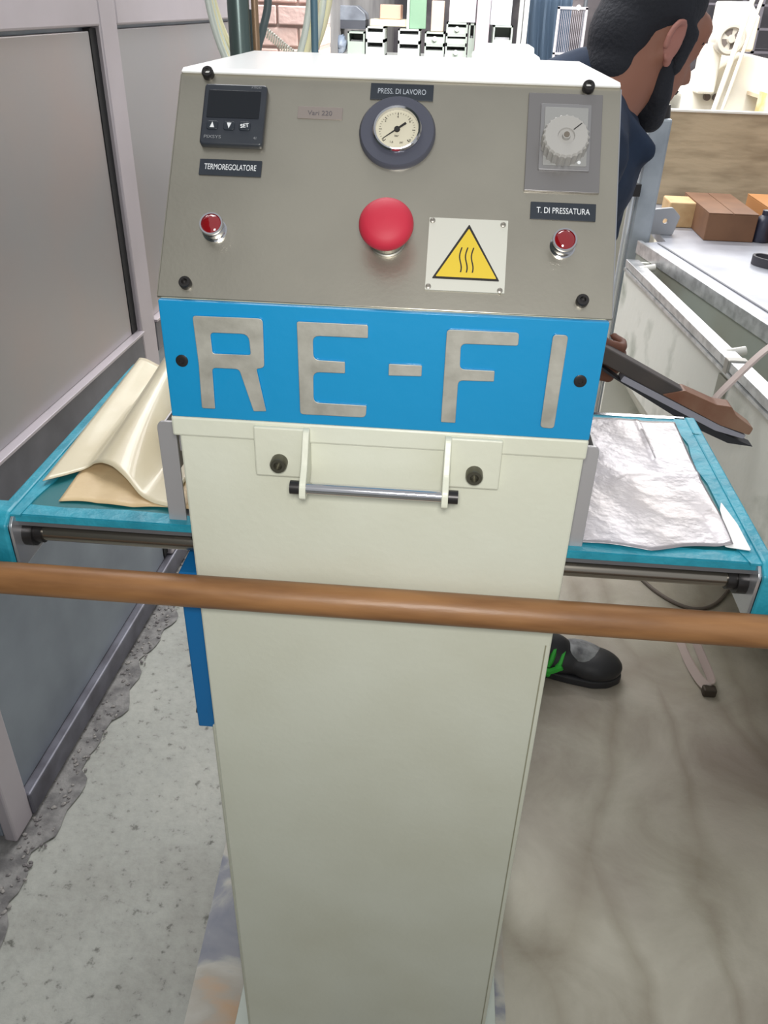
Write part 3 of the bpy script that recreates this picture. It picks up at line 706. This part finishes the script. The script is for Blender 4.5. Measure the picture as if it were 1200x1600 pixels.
# post
ps = empty('grey_post', 'light grey metal post with a black cap beside the man', 'post', (.562, 1.735, 0))
obj('shaft', bx(.534, .590, 1.70, 1.756, 0, 1.085), mat('post_grey', (176, 184, 190), .35, .4, noise=((150, 158, 166), 12, .4, .7)), ps, bevel=.006)
obj('black_cap', cyl(new_bm(), (.562, 1.728, 1.085), (.562, 1.728, 1.115), .026, .022), black_ox, ps, smooth=True)
obj('side_tube', cyl(new_bm(), (.524, 1.71, 0), (.524, 1.71, .93), .0085, n=16), mat('tube_pale', (226, 230, 232), .25, .5), ps, smooth=True)
obj('tube_clip', bx(.512, .54, 1.69, 1.712, .90, .93), black_ox, ps); obj('tube_clip', bx(.512, .54, 1.69, 1.712, .985, 1.01), darkm, ps)
# pale strap over the rim down to the floor
bm = new_bm(); pts = spline([(.90, .90, .801), (.80, .88, .806), (.73, .86, .83), (.665, .82, .85), (.60, .765, .835), (.545, .72, .80), (.505, .69, .765), (.49, .72, .70), (.50, .85, .55), (.60, 1.1, .3), (.68, 1.28, .08), (.70, 1.33, .012)], 8)
ribbon(bm, pts, (.004, .024, 0), .004)
obj('hanging_strap', bm, strapm, smooth=True, label='pale pinkish strap arching over the trough rim down to the floor', cat='strap')
bm = new_bm(); pts = spline([(.674, 1.05, .008), (.677, .98, .009), (.680, .90, .012), (.690, .835, .016), (.704, .815, .018), (.716, .84, .016), (.716, .92, .012), (.716, .98, .009), (.715, 1.05, .008)], 8)
ribbon(bm, pts, (.010, .004, .018), .004)
# strap loop end resting on floor
lp = obj('strap_loop', bm, strapm, smooth=True, label='pale pink strap loop with a dark buckle lying on the brown floor', cat='strap')
obj('buckle', bx(.688, .718, .797, .818, .0005, .022), mat('dark_buckle', (70, 62, 54), .5, .3), lp, bevel=.004)
# light cable on the floor behind the rods
bm = new_bm(); tube(bm, spline([(.50, 1.48, .006), (.60, 1.30, .005), (.66, 1.18, .005), (.73, 1.12, .005), (.80, 1.14, .005), (.88, 1.24, .006)], 8), .005, 8)
obj('floor_cable', bm, mat('grey_brown_cable', (108, 98, 90), .6), smooth=True, label='thin grey-brown cable curving on the floor behind the right tray rods', cat='cable')

# ------------------------------------------------------------------ long tool held by the man
tl = empty('hand_tool', 'long dark tool with a brown end and pale strip held in his hand', 'tool', (.40, .56, .78))
TA = Vector((.262, .56, .900)); TB = Vector((.53, .56, .772)); td = (TB-TA).normalized(); tn = Vector((0,1,0)).cross(td)
TMx = Matrix((td, Vector((0,1,0)), td.cross(Vector((0,1,0))))).transposed().to_4x4(); TMx.translation = TA
Lt = (TB-TA).length
bm = new_bm(); prism(bm, roundpoly([(-.03, -.010), (.0, -.012), (.17, -.011), (.24, -.010), (.285, -.002), (.282, .010), (.25, .014), (.235, .022), (.215, .014), (.16, .010), (.0, .012), (-.03, .010)], .003), -.012, .012, 'y')
me_ = obj('handle', bm, mat('tool_dark', (66, 62, 62), .5, noise=((84, 76, 72), 10, .4, .7)), tl, T=TMx, bevel=.002)
bm = new_bm(); prism(bm, roundpoly([(.135, -.0095), (.24, -.0085), (.288, -.001), (.286, .011), (.25, .0155), (.236, .0235), (.214, .0155), (.16, .0115)], .003), -.0135, .0135, 'y')
obj('wooden_end', bm, mat('tool_wood', (122, 78, 58), .5, noise=((148, 116, 96), 14, .4, .7)), tl, T=TMx, bevel=.002)['label'] = 'brown wooden end'
bm = new_bm(); prism(bm, roundpoly([(.07, -.0215), (.24, -.0195), (.285, -.010), (.285, -.004), (.24, -.0095), (.07, -.0125)], .002), -.012, .012, 'y')
obj('pale_strip', bm, mat('strip_grey', (168, 168, 182), .35, .3), tl, T=TMx)['label'] = 'pale grey metal strip'
bm = new_bm(); prism(bm, roundpoly([(.0, -.017), (.06, -.023), (.20, -.0315), (.27, -.0275), (.307, -.014), (.24, -.0195), (.07, -.0215), (.0, -.012)], .002), -.011, .011, 'y')
obj('black_blade', bm, mat('tool_black', (40, 42, 48), .5), tl, T=TMx)['label'] = 'black curved lower edge'

# ------------------------------------------------------------------ the man
man = empty('person', 'dark-haired bearded man in a navy t-shirt bending forward behind the press', 'person', (.22, .92, 0))
def hs(sh):
    return [(q[0], q[1], q[2], q[3]*HS, q[4]*HS) if q[0] == 'c' else (q[0], q[1], tuple(v*HS for v in q[2]), *q[3:]) for q in sh]
def blob(name, shapes, m, parent, voxel=.007, smooth=6, fac=.5):
    """union of tapered capsules and ellipsoids, voxel-remeshed to one continuous skin"""
    bm = new_bm()
    for s in shapes:
        if s[0] == 'c':
            _, a, b, r0, r1 = s; a = Vector(a); b = Vector(b)
            cyl(bm, a, b, r0, r1, 16)
            bmesh.ops.create_icosphere(bm, subdivisions=2, radius=r0, matrix=Matrix.Translation(a))
            bmesh.ops.create_icosphere(bm, subdivisions=2, radius=r1, matrix=Matrix.Translation(b))
        else:
            _, c, rad = s[:3]; R_ = s[3] if len(s) > 3 else Matrix.Identity(4)
            bmesh.ops.create_icosphere(bm, subdivisions=3, radius=1, matrix=Matrix.Translation(c) @ R_ @ Matrix.Diagonal((*rad, 1)))
    o = obj(name, bm, m, parent)
    rm = o.modifiers.new('r', 'REMESH'); rm.mode = 'VOXEL'; rm.voxel_size = voxel; rm.use_smooth_shade = True
    sm = o.modifiers.new('s', 'SMOOTH'); sm.factor = fac; sm.iterations = smooth
    return o
# head frame: faces +x, pitched down
HC = Vector((.350, .93, 1.272)); HR = Matrix.Rotation(math.radians(24), 4, 'Z') @ Matrix.Rotation(math.radians(22), 4, 'Y'); HS = .84
HM = Matrix.Translation(HC) @ HR @ Matrix.Scale(HS, 4)
def h(x, y, z): return HM @ Vector((x, y, z))
pel = (.02, .92, .80); che = (.20, .92, 1.06); nb = (.275, .90, 1.165)
shR = (.235, .755, 1.125); elR = (.190, .715, .945); wrR = (.216, .588, .897)
shL = (.235, 1.075, 1.125); elL = (.19, 1.12, .90); wrL = (.22, 1.10, .66)
hipR = (.03, .84, .79); kneeR = (.20, .86, .46); ankR = (.255, .885, .10)
hipL = (.03, 1.00, .79); kneeL = (.10, 1.03, .44); ankL = (.0, 1.05, .10)
head = [('e', h(-.015, 0, .035), (.098, .078, .092), HR), ('e', h(.035, 0, -.035), (.062, .060, .078), HR), ('e', h(.072, 0, .050), (.030, .055, .040), HR),
        ('c', h(.088, 0, .012), h(.112, 0, -.022), .011, .014), ('e', h(.100, 0, -.028), (.014, .017, .010), HR),
        ('e', h(.078, 0, -.062), (.022, .028, .010), HR), ('e', h(.076, 0, -.074), (.020, .024, .009), HR), ('e', h(.066, 0, -.100), (.026, .030, .022), HR),
        ('c', h(.030, .045, -.060), h(.066, .012, -.098), .022, .022), ('c', h(.030, -.045, -.060), h(.066, -.012, -.098), .022, .022),
        ('e', h(-.012, -.080, -.008), (.018, .008, .031), HR), ('e', h(-.012, .080, -.008), (.018, .008, .031), HR),
        ('e', h(.078, .032, .014), (.014, .016, .010), HR), ('e', h(.078, -.032, .014), (.014, .016, .010), HR)]
torso = [('c', nb, h(-.02, 0, -.03), .058, .060), ('e', che, (.13, .165, .17), Matrix.Rotation(math.radians(42), 4, 'Y')), ('e', pel, (.125, .160, .125)),
         ('c', (.10, .92, .93), (.18, .92, 1.02), .125, .13), ('c', (.04, .92, .84), (.10, .92, .93), .125, .125),
         ('c', shR, nb, .062, .06), ('c', shL, nb, .062, .06),
         ('c', shR, elR, .052, .040), ('c', elR, wrR, .039, .026), ('c', shL, elL, .052, .040), ('c', elL, wrL, .039, .026),
         ('c', hipR, kneeR, .085, .058), ('c', kneeR, ankR, .056, .038), ('c', hipL, kneeL, .085, .058), ('c', kneeL, ankL, .056, .038)]
# hands: palm plus five bent fingers, right one closed on the tool
def hand(wr, pd, side, curl, k_=.86):
    S0 = hand0((0, 0, 0), pd, side, curl); w0 = Vector(wr)
    return [('c', w0+a*k_, w0+b*k_, c*k_, d*k_) for _, a, b, c, d in S0]
def hand0(wr, pd, side, curl):
    wr = Vector(wr); pd = Vector(pd).normalized(); side = Vector(side).normalized(); nrm = pd.cross(side).normalized()
    S_ = []; c = wr+pd*.055
    for k in range(4):
        o_ = side*(k-1.5)*.0195; S_.append(('c', wr+pd*.01+o_*.5, wr+pd*.085+o_, .015, .0125))
        a = wr+pd*.085+o_; Ls = (.040, .045, .042, .032)[k]; ang_ = curl*.5
        for q in range(3):
            d_ = pd*math.cos(ang_)+nrm*math.sin(ang_); b = a+d_*Ls*(1, .7, .55)[q]; S_.append(('c', a, b, .0095-.0008*q, .0088-.0008*q)); a = b; ang_ += curl
    t0 = wr+pd*.025-side*.028; t1 = t0+(pd*.6-side*.5+nrm*.5).normalized()*.038; t2 = t1+(pd*.7+nrm*.75).normalized()*.032
    S_ += [('c', wr+pd*.012-side*.01, t0, .016, .0145), ('c', t0, t1, .0130, .0110), ('c', t1, t2, .0108, .0092)]
    return S_
body = torso+hs(head)
bodyo = blob('body', body, skin, man, .0075, 4)
blob('hand', hand(wrR, (.35, -.08, -.12), (-.10, .0, -1), 1.05), skind, bodyo, .0042, 3)['label'] = 'darker right hand gripping the dark tool'
blob('hand', hand(wrL, (.15, 0, -1), (1, 0, .1), .45), skin, bodyo, .0045, 3)
# hair cap + beard
hairS = [('e', h(-.030, 0, .055), (.102, .084, .092), HR), ('e', h(-.068, 0, .0), (.060, .070, .085), HR), ('e', h(-.062, 0, -.060), (.050, .062, .060), HR), ('e', h(-.002, 0, .080), (.070, .076, .058), HR),
         ('c', h(.026, -.072, .03), h(.028, -.068, -.030), .016, .014), ('c', h(.026, .072, .03), h(.028, .068, -.030), .016, .014)]
blob('hair', hs(hairS), hair, man, .006, 5)['label'] = 'short dark hair'
beard = [('c', h(.014, -.058, -.030), h(.036, -.050, -.075), .020, .024), ('c', h(.036, -.050, -.075), h(.070, -.012, -.112), .024, .027), ('c', h(.070, -.012, -.112), h(.070, .012, -.112), .027, .027),
         ('c', h(.014, .058, -.030), h(.036, .050, -.075), .020, .024), ('c', h(.036, .050, -.075), h(.070, .012, -.112), .024, .027), ('e', h(.040, 0, -.095), (.045, .045, .026), HR),
         ('c', h(.094, -.018, -.052), h(.094, .018, -.052), .007, .007)]
blob('beard', hs(beard), hair, man, .0055, 4)['label'] = 'dark full beard'
earm = mat('ear_skin', (176, 120, 108), .6)
for sd in (-1, 1):
    E_ = [('e', h(-.012, sd*.084, .000), (.017, .006, .028), HR @ Matrix.Rotation(sd*.35, 4, 'Z'))]
    rim_ = [h(-.012+.020*math.cos(a)*(1.0 if math.cos(a) < 0 else .75), sd*(.088-.006*math.cos(a)), .004+.031*math.sin(a)) for a in [(-.35+1.7*i/10)*PI/1.0 for i in range(-1, 10)]]
    E_ += [('c', a, b, .0055, .0055) for a, b in zip(rim_, rim_[1:])]+[('e', h(-.004, sd*.083, -.030), (.009, .006, .010), HR)]
    blob('ear', hs(E_), earm, man, .0028, 2)
    bm = new_bm(); bmesh.ops.create_uvsphere(bm, u_segments=16, v_segments=10, radius=.009, matrix=Matrix.Translation(h(.074, sd*.032, .012)))
    obj('eye', bm, mat('eye_white', (215, 210, 205), .2), man, smooth=True)
    bm = new_bm(); tube(bm, spline([h(.092, sd*.014, .034), h(.090, sd*.030, .038), h(.076, sd*.046, .034)], 5), .003, 8); obj('eyebrow', bm, hair, man, smooth=True)
# clothes
shirt = [('e', che, (.148, .182, .186), Matrix.Rotation(math.radians(42), 4, 'Y')), ('c', (.10, .92, .93), (.19, .92, 1.03), .145, .140), ('c', (.035, .92, .84), (.10, .92, .93), .143, .145),
         ('c', shR, (.262, .86, 1.165), .078, .062), ('c', shL, (.262, .95, 1.165), .078, .062), ('c', shR, (.212, .728, 1.01), .074, .070), ('c', shL, (.222, 1.09, 1.0), .074, .070),
         ('c', (.150, .92, 1.15), (.250, .92, 1.215), .075, .052), ('c', (.28, .84, 1.165), (.352, .84, 1.125), .040, .020), ('c', (.28, .97, 1.165), (.352, .97, 1.125), .040, .020),
         ('c', (.27, .86, 1.08), (.362, .86, 1.118), .055, .012), ('c', (.30, .92, 1.05), (.320, .91, .98), .06, .03)]
blob('t_shirt', shirt, navy, man, .007, 3)['label'] = 'navy blue t-shirt'
tr_ = [('e', pel, (.142, .178, .135)), ('c', hipR, kneeR, .100, .078), ('c', kneeR, (.25, .883, .13), .076, .066), ('c', hipL, kneeL, .100, .078), ('c', kneeL, (.01, 1.05, .13), .076, .066)]
blob('trousers', tr_, trous, man, .009, 5)
def shoe(ax, ay, rot, lab=None):
    T_ = Matrix.Translation((ax, ay, 0)) @ Matrix.Rotation(rot, 4, 'Z')
    R3 = T_.to_3x3().to_4x4()
    P_ = lambda x, y, z: T_ @ Vector((x, y, z))
    so = blob('shoe', [('e', P_(-.025, 0, .045), (.055, .040, .045), R3), ('e', P_(.06, 0, .040), (.085, .046, .040), R3), ('e', P_(.145, -.002, .036), (.068, .050, .034), R3), ('e', P_(-.01, 0, .075), (.052, .042, .045), R3),
                       ('c', P_(-.02, 0, .08), P_(.06, 0, .062), .036, .034)], shoeb, man, .006, 5)
    pr_ = [(-.075, .0), (-.068, .030), (-.03, .038), (.03, .036), (.09, .042), (.15, .048), (.19, .036), (.212, .010), (.212, -.016), (.185, -.040), (.15, -.050), (.09, -.046), (.03, -.037), (-.03, -.038), (-.068, -.030)]
    bm = new_bm(); prism(bm, roundpoly(pr_, .01), 0.0008, .022, 'z'); obj('sole', bm, shoeb, so, T=T_, bevel=.004)
    obj('toe_cap', (lambda b: (bmesh.ops.create_icosphere(b, subdivisions=3, radius=1, matrix=T_ @ Matrix.Translation((.128, .006, .054)) @ Matrix.Rotation(.28, 4, 'Y') @ Matrix.Diagonal((.062, .038, .022, 1))), b)[1])(new_bm()), shoeg, so, smooth=True)
    for i in range(5):
        x = -.010+i*.020; zc = .106-i*.0085
        pts = spline([P_(x-.006, -.046, .045), P_(x, -.040, zc-.018), P_(x+.006, -.015, zc+.004), P_(x+.008, .012, zc+.004), P_(x, .040, zc-.02)], 4)
        bm = new_bm(); tube(bm, pts, .0060, 6); obj('lace', bm, green, so, smooth=True)
    for k, (a_, b_, c_) in enumerate((((.02, -.044, .055), (.045, -.05, .034), (.075, -.048, .050)), ((-.02, -.042, .060), (.0, -.048, .030), (.035, -.049, .026)), ((-.04, -.042, .04), (.0, -.05, .05), (.05, -.05, .024)))):
        bm = new_bm(); tube(bm, spline([P_(*a_), P_(*b_), P_(*c_)], 5), .0075, 6); obj('green_stripe', bm, green, so, smooth=True)
    return so
shoe(.300, .865, math.radians(-8)); shoe(.03, 1.05, math.radians(5))

# ------------------------------------------------------------------ far background (eye level, 3 to 5 m away)
X4 = lambda px: -.505+(px-560)*.00345
Z4 = lambda px, py: 1.314+(px-560)*.00009-py*.00293
YS = 4.5
rk = empty('storage_rack', 'long pale metal rack behind the press carrying plastic bins', 'rack', (-.1, 4.75, 0))
rkm = mat('rack_paint', (206, 208, 206), .5); 
for z in (.45, 1.052, 1.62): obj('shelf', bx(-.68, .40, 4.5, 5.0, z-.025, z), rkm, rk)
for x in (-.67, .385):
    for y in (4.515, 4.985): obj('upright', bx(x-.012, x+.012, y-.012, y+.012, 0, 1.9), rkm, rk)
SH = 1.0525
def bin_(px0, px1, z0, z1, m, label, knob=True, y=4.52, d=.22):
    x0, x1 = X4(px0), X4(px1); o = empty('storage_bin', label, 'bin', ((x0+x1)/2, y+d/2, z0), 'plastic bins on the rack' )
    t = .008
    bm = new_bm(); box(bm, x0, x1, y, y+d, z0, z0+t); box(bm, x0, x0+t, y, y+d, z0, z1); box(bm, x1-t, x1, y, y+d, z0, z1); box(bm, x0, x1, y+d-t, y+d, z0, z1); box(bm, x0, x1, y, y+d, z1-t, z1)
    obj('bin_shell', bm, m, o)
    hh = (z1-z0)*.60; obj('bin_front', bx(x0+t, x1-t, y+.002, y+.010, z0+t, z0+hh), m, o)
    obj('bin_content', bx(x0+t*1.5, x1-t*1.5, y+.05, y+d-.02, z0+t, z0+hh*1.1), mat('bin_content', (176, 176, 180), .7), o)
    if knob: obj('bin_pull', cyl(new_bm(), ((x0+x1)/2, y-.012, z0+hh*.8), ((x0+x1)/2, y+.004, z0+hh*.8), .012, n=16), binw, o, smooth=True)
    return o
bin_(542, 569, SH, SH+.115, bing, 'grey-green plastic bin at the left end of the rack row', False)
bin_(571, 600, SH, SH+.075, binw, 'lower white bin of the stack second from the left', False)
bin_(571, 600, SH+.076, SH+.142, binw, 'upper white bin of the stack second from the left', False)
bin_(622, 656, SH, SH+.072, binw, 'lower pale bin of the stack under the green sheet', False)
bin_(622, 656, SH+.073, SH+.135, binw, 'upper pale bin of the stack under the green sheet', False)
bin_(664, 695, SH, SH+.065, bing, 'lower grey bin with a round pull left of the tall bin stack', False)
bin_(664, 695, SH+.066, SH+.125, bing, 'upper grey bin with a round pull left of the tall bin stack')
bin_(697, 730, SH, SH+.068, bing, 'lowest bin of the tall three-bin stack')
bin_(697, 730, SH+.069, SH+.115, bing, 'middle bin of the tall three-bin stack', False)
bin_(697, 730, SH+.116, SH+.172, bing, 'top bin of the tall three-bin stack')
bin_(732, 742, SH, SH+.17, bing, 'narrow bin between the tall stack and the pink post', False)
bin_(770, 800, SH+.0, SH+.165, bing, 'bin with a round pull at the right end of the rack', True)
def slab(name, px0, px1, z0, z1, y0, y1, m, label, cat, bev=.004):
    return obj(name, bx(X4(px0), X4(px1), y0, y1, z0, z1), m, label=label, cat=cat, bevel=bev)
slab('cream_box', 575, 640, SH+.143, SH+.175, 4.60, 4.85, mat('cream_box', (244, 236, 206), .6), 'wide flat cream box lying on the bins', 'box')
slab('orange_box', 590, 623, SH+.1765, SH+.245, 4.62, 4.80, mat('salmon_box', (214, 168, 148), .6), 'small salmon box on top of the flat cream box', 'box')
gs = slab('green_sheet_panel', 638, 664, SH+.136, 1.59, 4.56, 4.60, bint, 'green sheet metal panel standing on the pale bins', 'panel')
obj('pale_frame', bx(X4(634), X4(638)-.001, 4.555, 4.60, SH+.1355, 1.59), binw, gs)
slab('tan_carton', 672, 692, SH+.126, SH+.27, 4.56, 4.75, mat('tan_carton', (196, 178, 164), .6), 'tall tan carton beside the green panel', 'box')
slab('white_carton', 700, 741, SH+.173, SH+.40, 4.54, 4.80, mat('white_carton', (232, 228, 236), .5), 'white carton on the tall bin stack, left of the pink post', 'box')
slab('pale_blue_carton', 764, 796, SH+.166, SH+.42, 4.54, 4.80, mat('pale_blue_carton', (218, 226, 230), .5), 'pale blue carton on the right rack bin', 'box')
obj('pink_post', bx(X4(741.5)+.003, X4(762), 4.40, 4.47, 0, 2.4), mat('pink_post', (216, 196, 206), .5), label='pale pink upright post in front of the rack', cat='post', bevel=.004)
# bag on the left end of rack
bagm = mat('blue_grey_bag', (126, 138, 156), .5, noise=((176, 184, 196), 18, .4, .7), bump=.5, bscale=20)
bm = new_bm(); bmesh.ops.create_icosphere(bm, subdivisions=3, radius=1, matrix=Matrix.Translation((X4(530), 4.555, SH+.052)) @ Matrix.Diagonal((.034, .05, .045, 1)))
for v in bm.verts: v.co += Vector((random.uniform(-.006, .006),)*3)
obj('plastic_bag', bm, bagm, smooth=True, label='crumpled blue-grey plastic bag at the left end of the rack', cat='bag')
bm = new_bm(); prism(bm, roundpoly([(X4(516), SH+.165), (X4(568), SH+.165), (X4(566), SH+.20), (X4(552), SH+.235), (X4(524), SH+.235)], .01), 4.62, 4.82, 'y')
hm = obj('grey_case', bm, mat('grey_case', (140, 146, 156), .35, noise=((90, 94, 104), 8, .4, .7)), bevel=.006, label='dark grey case above the crumpled bag on the rack', cat='case')
obj('case_stand', bx(X4(517), X4(567), 4.62, 4.82, SH+.125, SH+.165), mat('dark_case', (74, 76, 84), .5), hm); 
obj('case_leg', bx(X4(517), X4(520), 4.62, 4.82, SH, SH+.125), mat('dark_case', (74, 76, 84), .5), hm)
obj('case_leg', bx(X4(566), X4(567.5), 4.80, 4.82, SH, SH+.125), mat('dark_case', (74, 76, 84), .5), hm)
# white crate in front
X3 = lambda px: -.345+(px-560)*.00246
wc = empty('white_crate', 'bright white plastic crate with slots behind the press top', 'crate', ((X3(740)+X3(845))/2, 3.15, 0))
bm = new_bm(); box(bm, X3(740), X3(845), 3.0, 3.3, .70, 1.150); obj('crate_body', bm, mat('crate_white', (246, 246, 246), .4), wc, bevel=.012)
obj('crate_rim', bx(X3(757), X3(835), 3.02, 3.28, 1.150, 1.180), MATS['crate_white'], wc, bevel=.01)
for a, b in ((748, 755), (763, 787), (793, 827), (833, 838)): obj('slot', bx(X3(a), X3(b), 2.997, 3.004, 1.128, 1.136), mat('slot_grey', (170, 166, 162), .6), wc)
st = obj('crate_stand', bx(X3(745), X3(840), 3.03, 3.27, 0, .70), trayg, wc)
# hanging dark blue tarpaulin
bm = new_bm(); G = []
for j in range(17):
    row = []
    for i in range(29):
        u, v = i/28, j/16; row.append(bm.verts.new((.46+.26*u+.01*math.sin(v*5), 5.3+.035*math.sin(u*26+v*1.5)*(.4+.6*(1-v)), .55+.83*v)))
    G.append(row)
for j in range(16):
    for i in range(28): bm.faces.new((G[j][i], G[j][i+1], G[j+1][i+1], G[j+1][i]))
tp = obj('blue_tarpaulin', bm, mat('dark_blue_tarp', (74, 92, 112), .7), smooth=True, label='dark blue tarpaulin hanging in folds left of the wire door', cat='tarpaulin')
s = tp.modifiers.new('s', 'SOLIDIFY'); s.thickness = .004
obj('hanging_rail', cyl(new_bm(), (.40, 5.31, 1.385), (.80, 5.31, 1.385), .01), trayg, tp)
for x in (.41, .79): obj('rail_post', cyl(new_bm(), (x, 5.33, 0), (x, 5.33, 1.385), .012), trayg, tp)
# wire door
wd = empty('wire_door', 'tall pale wire mesh door panel behind the man', 'door', (.70, 4.7, 0))
wm_ = mat('wire_frame', (196, 190, 196), .5)
xa, xb = .565, .715
for x0, x1, z0, z1 in ((xa, xa+.012, .05, 1.31), (xb, xb+.012, .05, 1.31), (xa, xb+.012, 1.30, 1.312), (xa, xb+.012, 1.083, 1.093), (xa, xb+.012, .05, .062)):
    obj('frame_bar', bx(x0, x1, 4.69, 4.705, z0, z1), wm_, wd)
for i in range(14):
    x = xa+.016+i*.0102; obj('wire', cyl(new_bm(), (x, 4.70, .06), (x, 4.70, 1.30), .0016, n=6), mat('wire_thin', (166, 160, 168), .5), wd)
obj('foot', bx(xa-.02, xb+.03, 4.66, 4.74, 0, .05), wm_, wd)
# far lamps: a row of tubes and one warm lamp, at the back
for i, (px, py) in enumerate(((810, 4), (830, 5), (843, 5), (857, 5), (869, 4), (930, 8), (943, 9))):
    x = -.79+(px-560)*.0063
    obj('small_lamp', (lambda b: (bmesh.ops.create_icosphere(b, subdivisions=2, radius=.022, matrix=Matrix.Translation((x, 8.75, 1.30-.006*(py-4)))), b)[1])(new_bm()), mat('lamp_glow', (255, 250, 240), .5, emit=6), smooth=True,
        label='small bright lamp, '+('first', 'second', 'third', 'fourth', 'fifth', 'sixth', 'last')[i]+' from the left in the row on the far wall', cat='lamp', group='row of small lamps on the far wall')
obj('warm_lamp', lathe(new_bm(), [(.02, 0), (.055, .01), (.06, .11), (.04, .14), (.0, .145)], (.83, 8.65, 1.12), 16), mat('warm_glow', (255, 226, 150), .5, emit=2.5), smooth=True, label='warm yellow lamp below the row of small lamps', cat='lamp')
obj('lamp_stand', bx(.80, .86, 8.60, 8.7, 0, 1.12), trayg, label='grey stand under the warm yellow lamp', cat='stand')

# bright white machine on the right
mw = mat('machine_white', (244, 240, 228), .35); mc = mat('machine_cream', (226, 208, 182), .5)
wmch = empty('white_machine', 'bright white workshop machine with a motor wheel beyond the plywood board', 'machine', (1.25, 3.7, 0))
bm = new_bm(); prism(bm, roundpoly([(1.06, 0), (1.46, 0), (1.46, 1.13), (1.30, 1.16), (1.20, 1.10), (1.10, 1.02), (1.06, 1.0)], .02), 3.62, 3.95, 'y'); obj('casting', bm, mw, wmch, bevel=.01)
bm = new_bm(); prism(bm, roundpoly([(1.14, 1.17), (1.285, 1.17), (1.285, 1.30), (1.24, 1.35), (1.14, 1.35)], .01), 3.50, 3.68, 'y'); obj('motor_housing', bm, mw, wmch, bevel=.006)
obj('housing_side', bx(1.232, 1.286, 3.494, 3.66, 1.175, 1.30), mc, wmch, bevel=.004)
bm = new_bm(); T3 = Matrix.Translation((1.185, 3.49, 1.215)) @ Matrix.Rotation(PI/2, 4, 'X')
lathe(bm, [(.062, -.10), (.062, 0), (.055, .008), (.044, .008), (.043, .0), (0, 0)], (0, 0, 0), 32); mo = obj('motor_wheel', bm, mat('wheel_grey', (196, 190, 180), .4, .2), wmch, smooth=True, T=T3)
for k in range(4):
    a = k*PI/2+.5; bm = new_bm()
    q = [((.018+.020*uu)*math.cos(a+(vv-.5)*.95), (.018+.020*uu)*math.sin(a+(vv-.5)*.95), .0012) for uu, vv in ((0, 0), (1, 0), (1, .5), (1, 1), (0, 1), (0, .5))]
    bm.faces.new([bm.verts.new(v) for v in q]); obj('vent_opening', bm, mat('vent_dark', (96, 88, 84), .6), mo, T=T3)
obj('hub', cyl(new_bm(), (1.185, 3.487, 1.215), (1.185, 3.478, 1.215), .014), MATS['wheel_grey'], mo)
obj('neck', bx(1.10, 1.18, 3.55, 3.66, 1.0, 1.19), mw, wmch, bevel=.01)
obj('tool_tray', bx(1.34, 1.62, 3.45, 3.70, 1.0, 1.015), mc, wmch); 
obj('casting_foot', bx(1.02, 1.50, 3.58, 3.99, 0, .06), trayg, wmch)
for x, z in ((1.165, .985), (1.205, .985)): obj('dark_knob', cyl(new_bm(), (x, 3.615, z), (x, 3.59, z), .014), mat('knob_dark', (96, 84, 80), .5), wmch)
obj('yellow_bin', bx(1.33, 1.60, 3.20, 3.42, .80, 1.03), mat('yellow_crate', (224, 200, 140), .6, noise=((246, 232, 200), 14, .45, .6)), label='mottled yellow crate beside the white machine at the right edge', cat='crate')
obj('crate_stand', bx(1.33, 1.60, 3.20, 3.42, 0, .80), trayg, label='grey stand under the mottled yellow crate', cat='stand')
for k, (xa_, xb_) in enumerate(((1.105, .985), (1.135, 1.02))):
    bm = new_bm(); cyl(bm, (xb_, 3.32, .0), (xb_+(xa_-xb_)*3.0, 3.32, 2.4 if k == 0 else 2.3), .0105 if k == 0 else .007, n=14)
    obj('white_pole', bm, mw, smooth=True, label=('thicker left' if k == 0 else 'thinner right')+' one of two slanted white poles in front of the machine', cat='pole')
obj('white_screen', bx(.93, 1.09, 3.95, 3.98, 1.16, 1.9), mat('screen_white', (246, 244, 232), .6), label='bright white sheet hanging beside the man\'s forehead', cat='sheet')
obj('sheet_post', bx(1.0, 1.02, 3.985, 4.0, 0, 1.9), trayg, label='thin grey post holding the bright white sheet', cat='post')
sl = empty('grey_bench', 'low grey bench with clutter beyond the man\'s chin', 'bench', (.95, 3.75, 0))
obj('bench_top', bx(.80, 1.0, 3.6, 3.9, 1.05, 1.075), mat('bench_grey', (168, 168, 160), .4), sl); obj('bench_box', bx(.82, .99, 3.62, 3.88, .0, 1.05), mat('bench_dark', (120, 120, 112), .5), sl)
obj('blue_pot', lathe(new_bm(), [(.03, 0), (.034, .05), (.030, .07), (0, .072)], (.845, 3.52, .985), 16), mat('blue_pot', (128, 150, 176), .4), smooth=True, label='small blue pot on a stand near the man\'s chin', cat='pot')
obj('pot_stand', bx(.78, .90, 3.46, 3.585, 0, .984), MATS['bench_dark'], label='dark stand under the small blue pot', cat='stand')
# dark frame and shelving far right
dr = empty('dark_rack', 'dark metal shelving far behind the white machine', 'rack', (1.9, 5.4, 0))
for z in (1.10, 1.22, 1.34): obj('dark_shelf', bx(1.4, 2.6, 5.2, 5.6, z, z+.012), mat('rack_dark', (112, 108, 116), .5), dr)
for x in (1.4, 1.8, 2.2, 2.59):
    for y in (5.21, 5.59): obj('upright', bx(x-.01, x+.01, y-.01, y+.01, 0, 1.7), MATS['rack_dark'], dr)
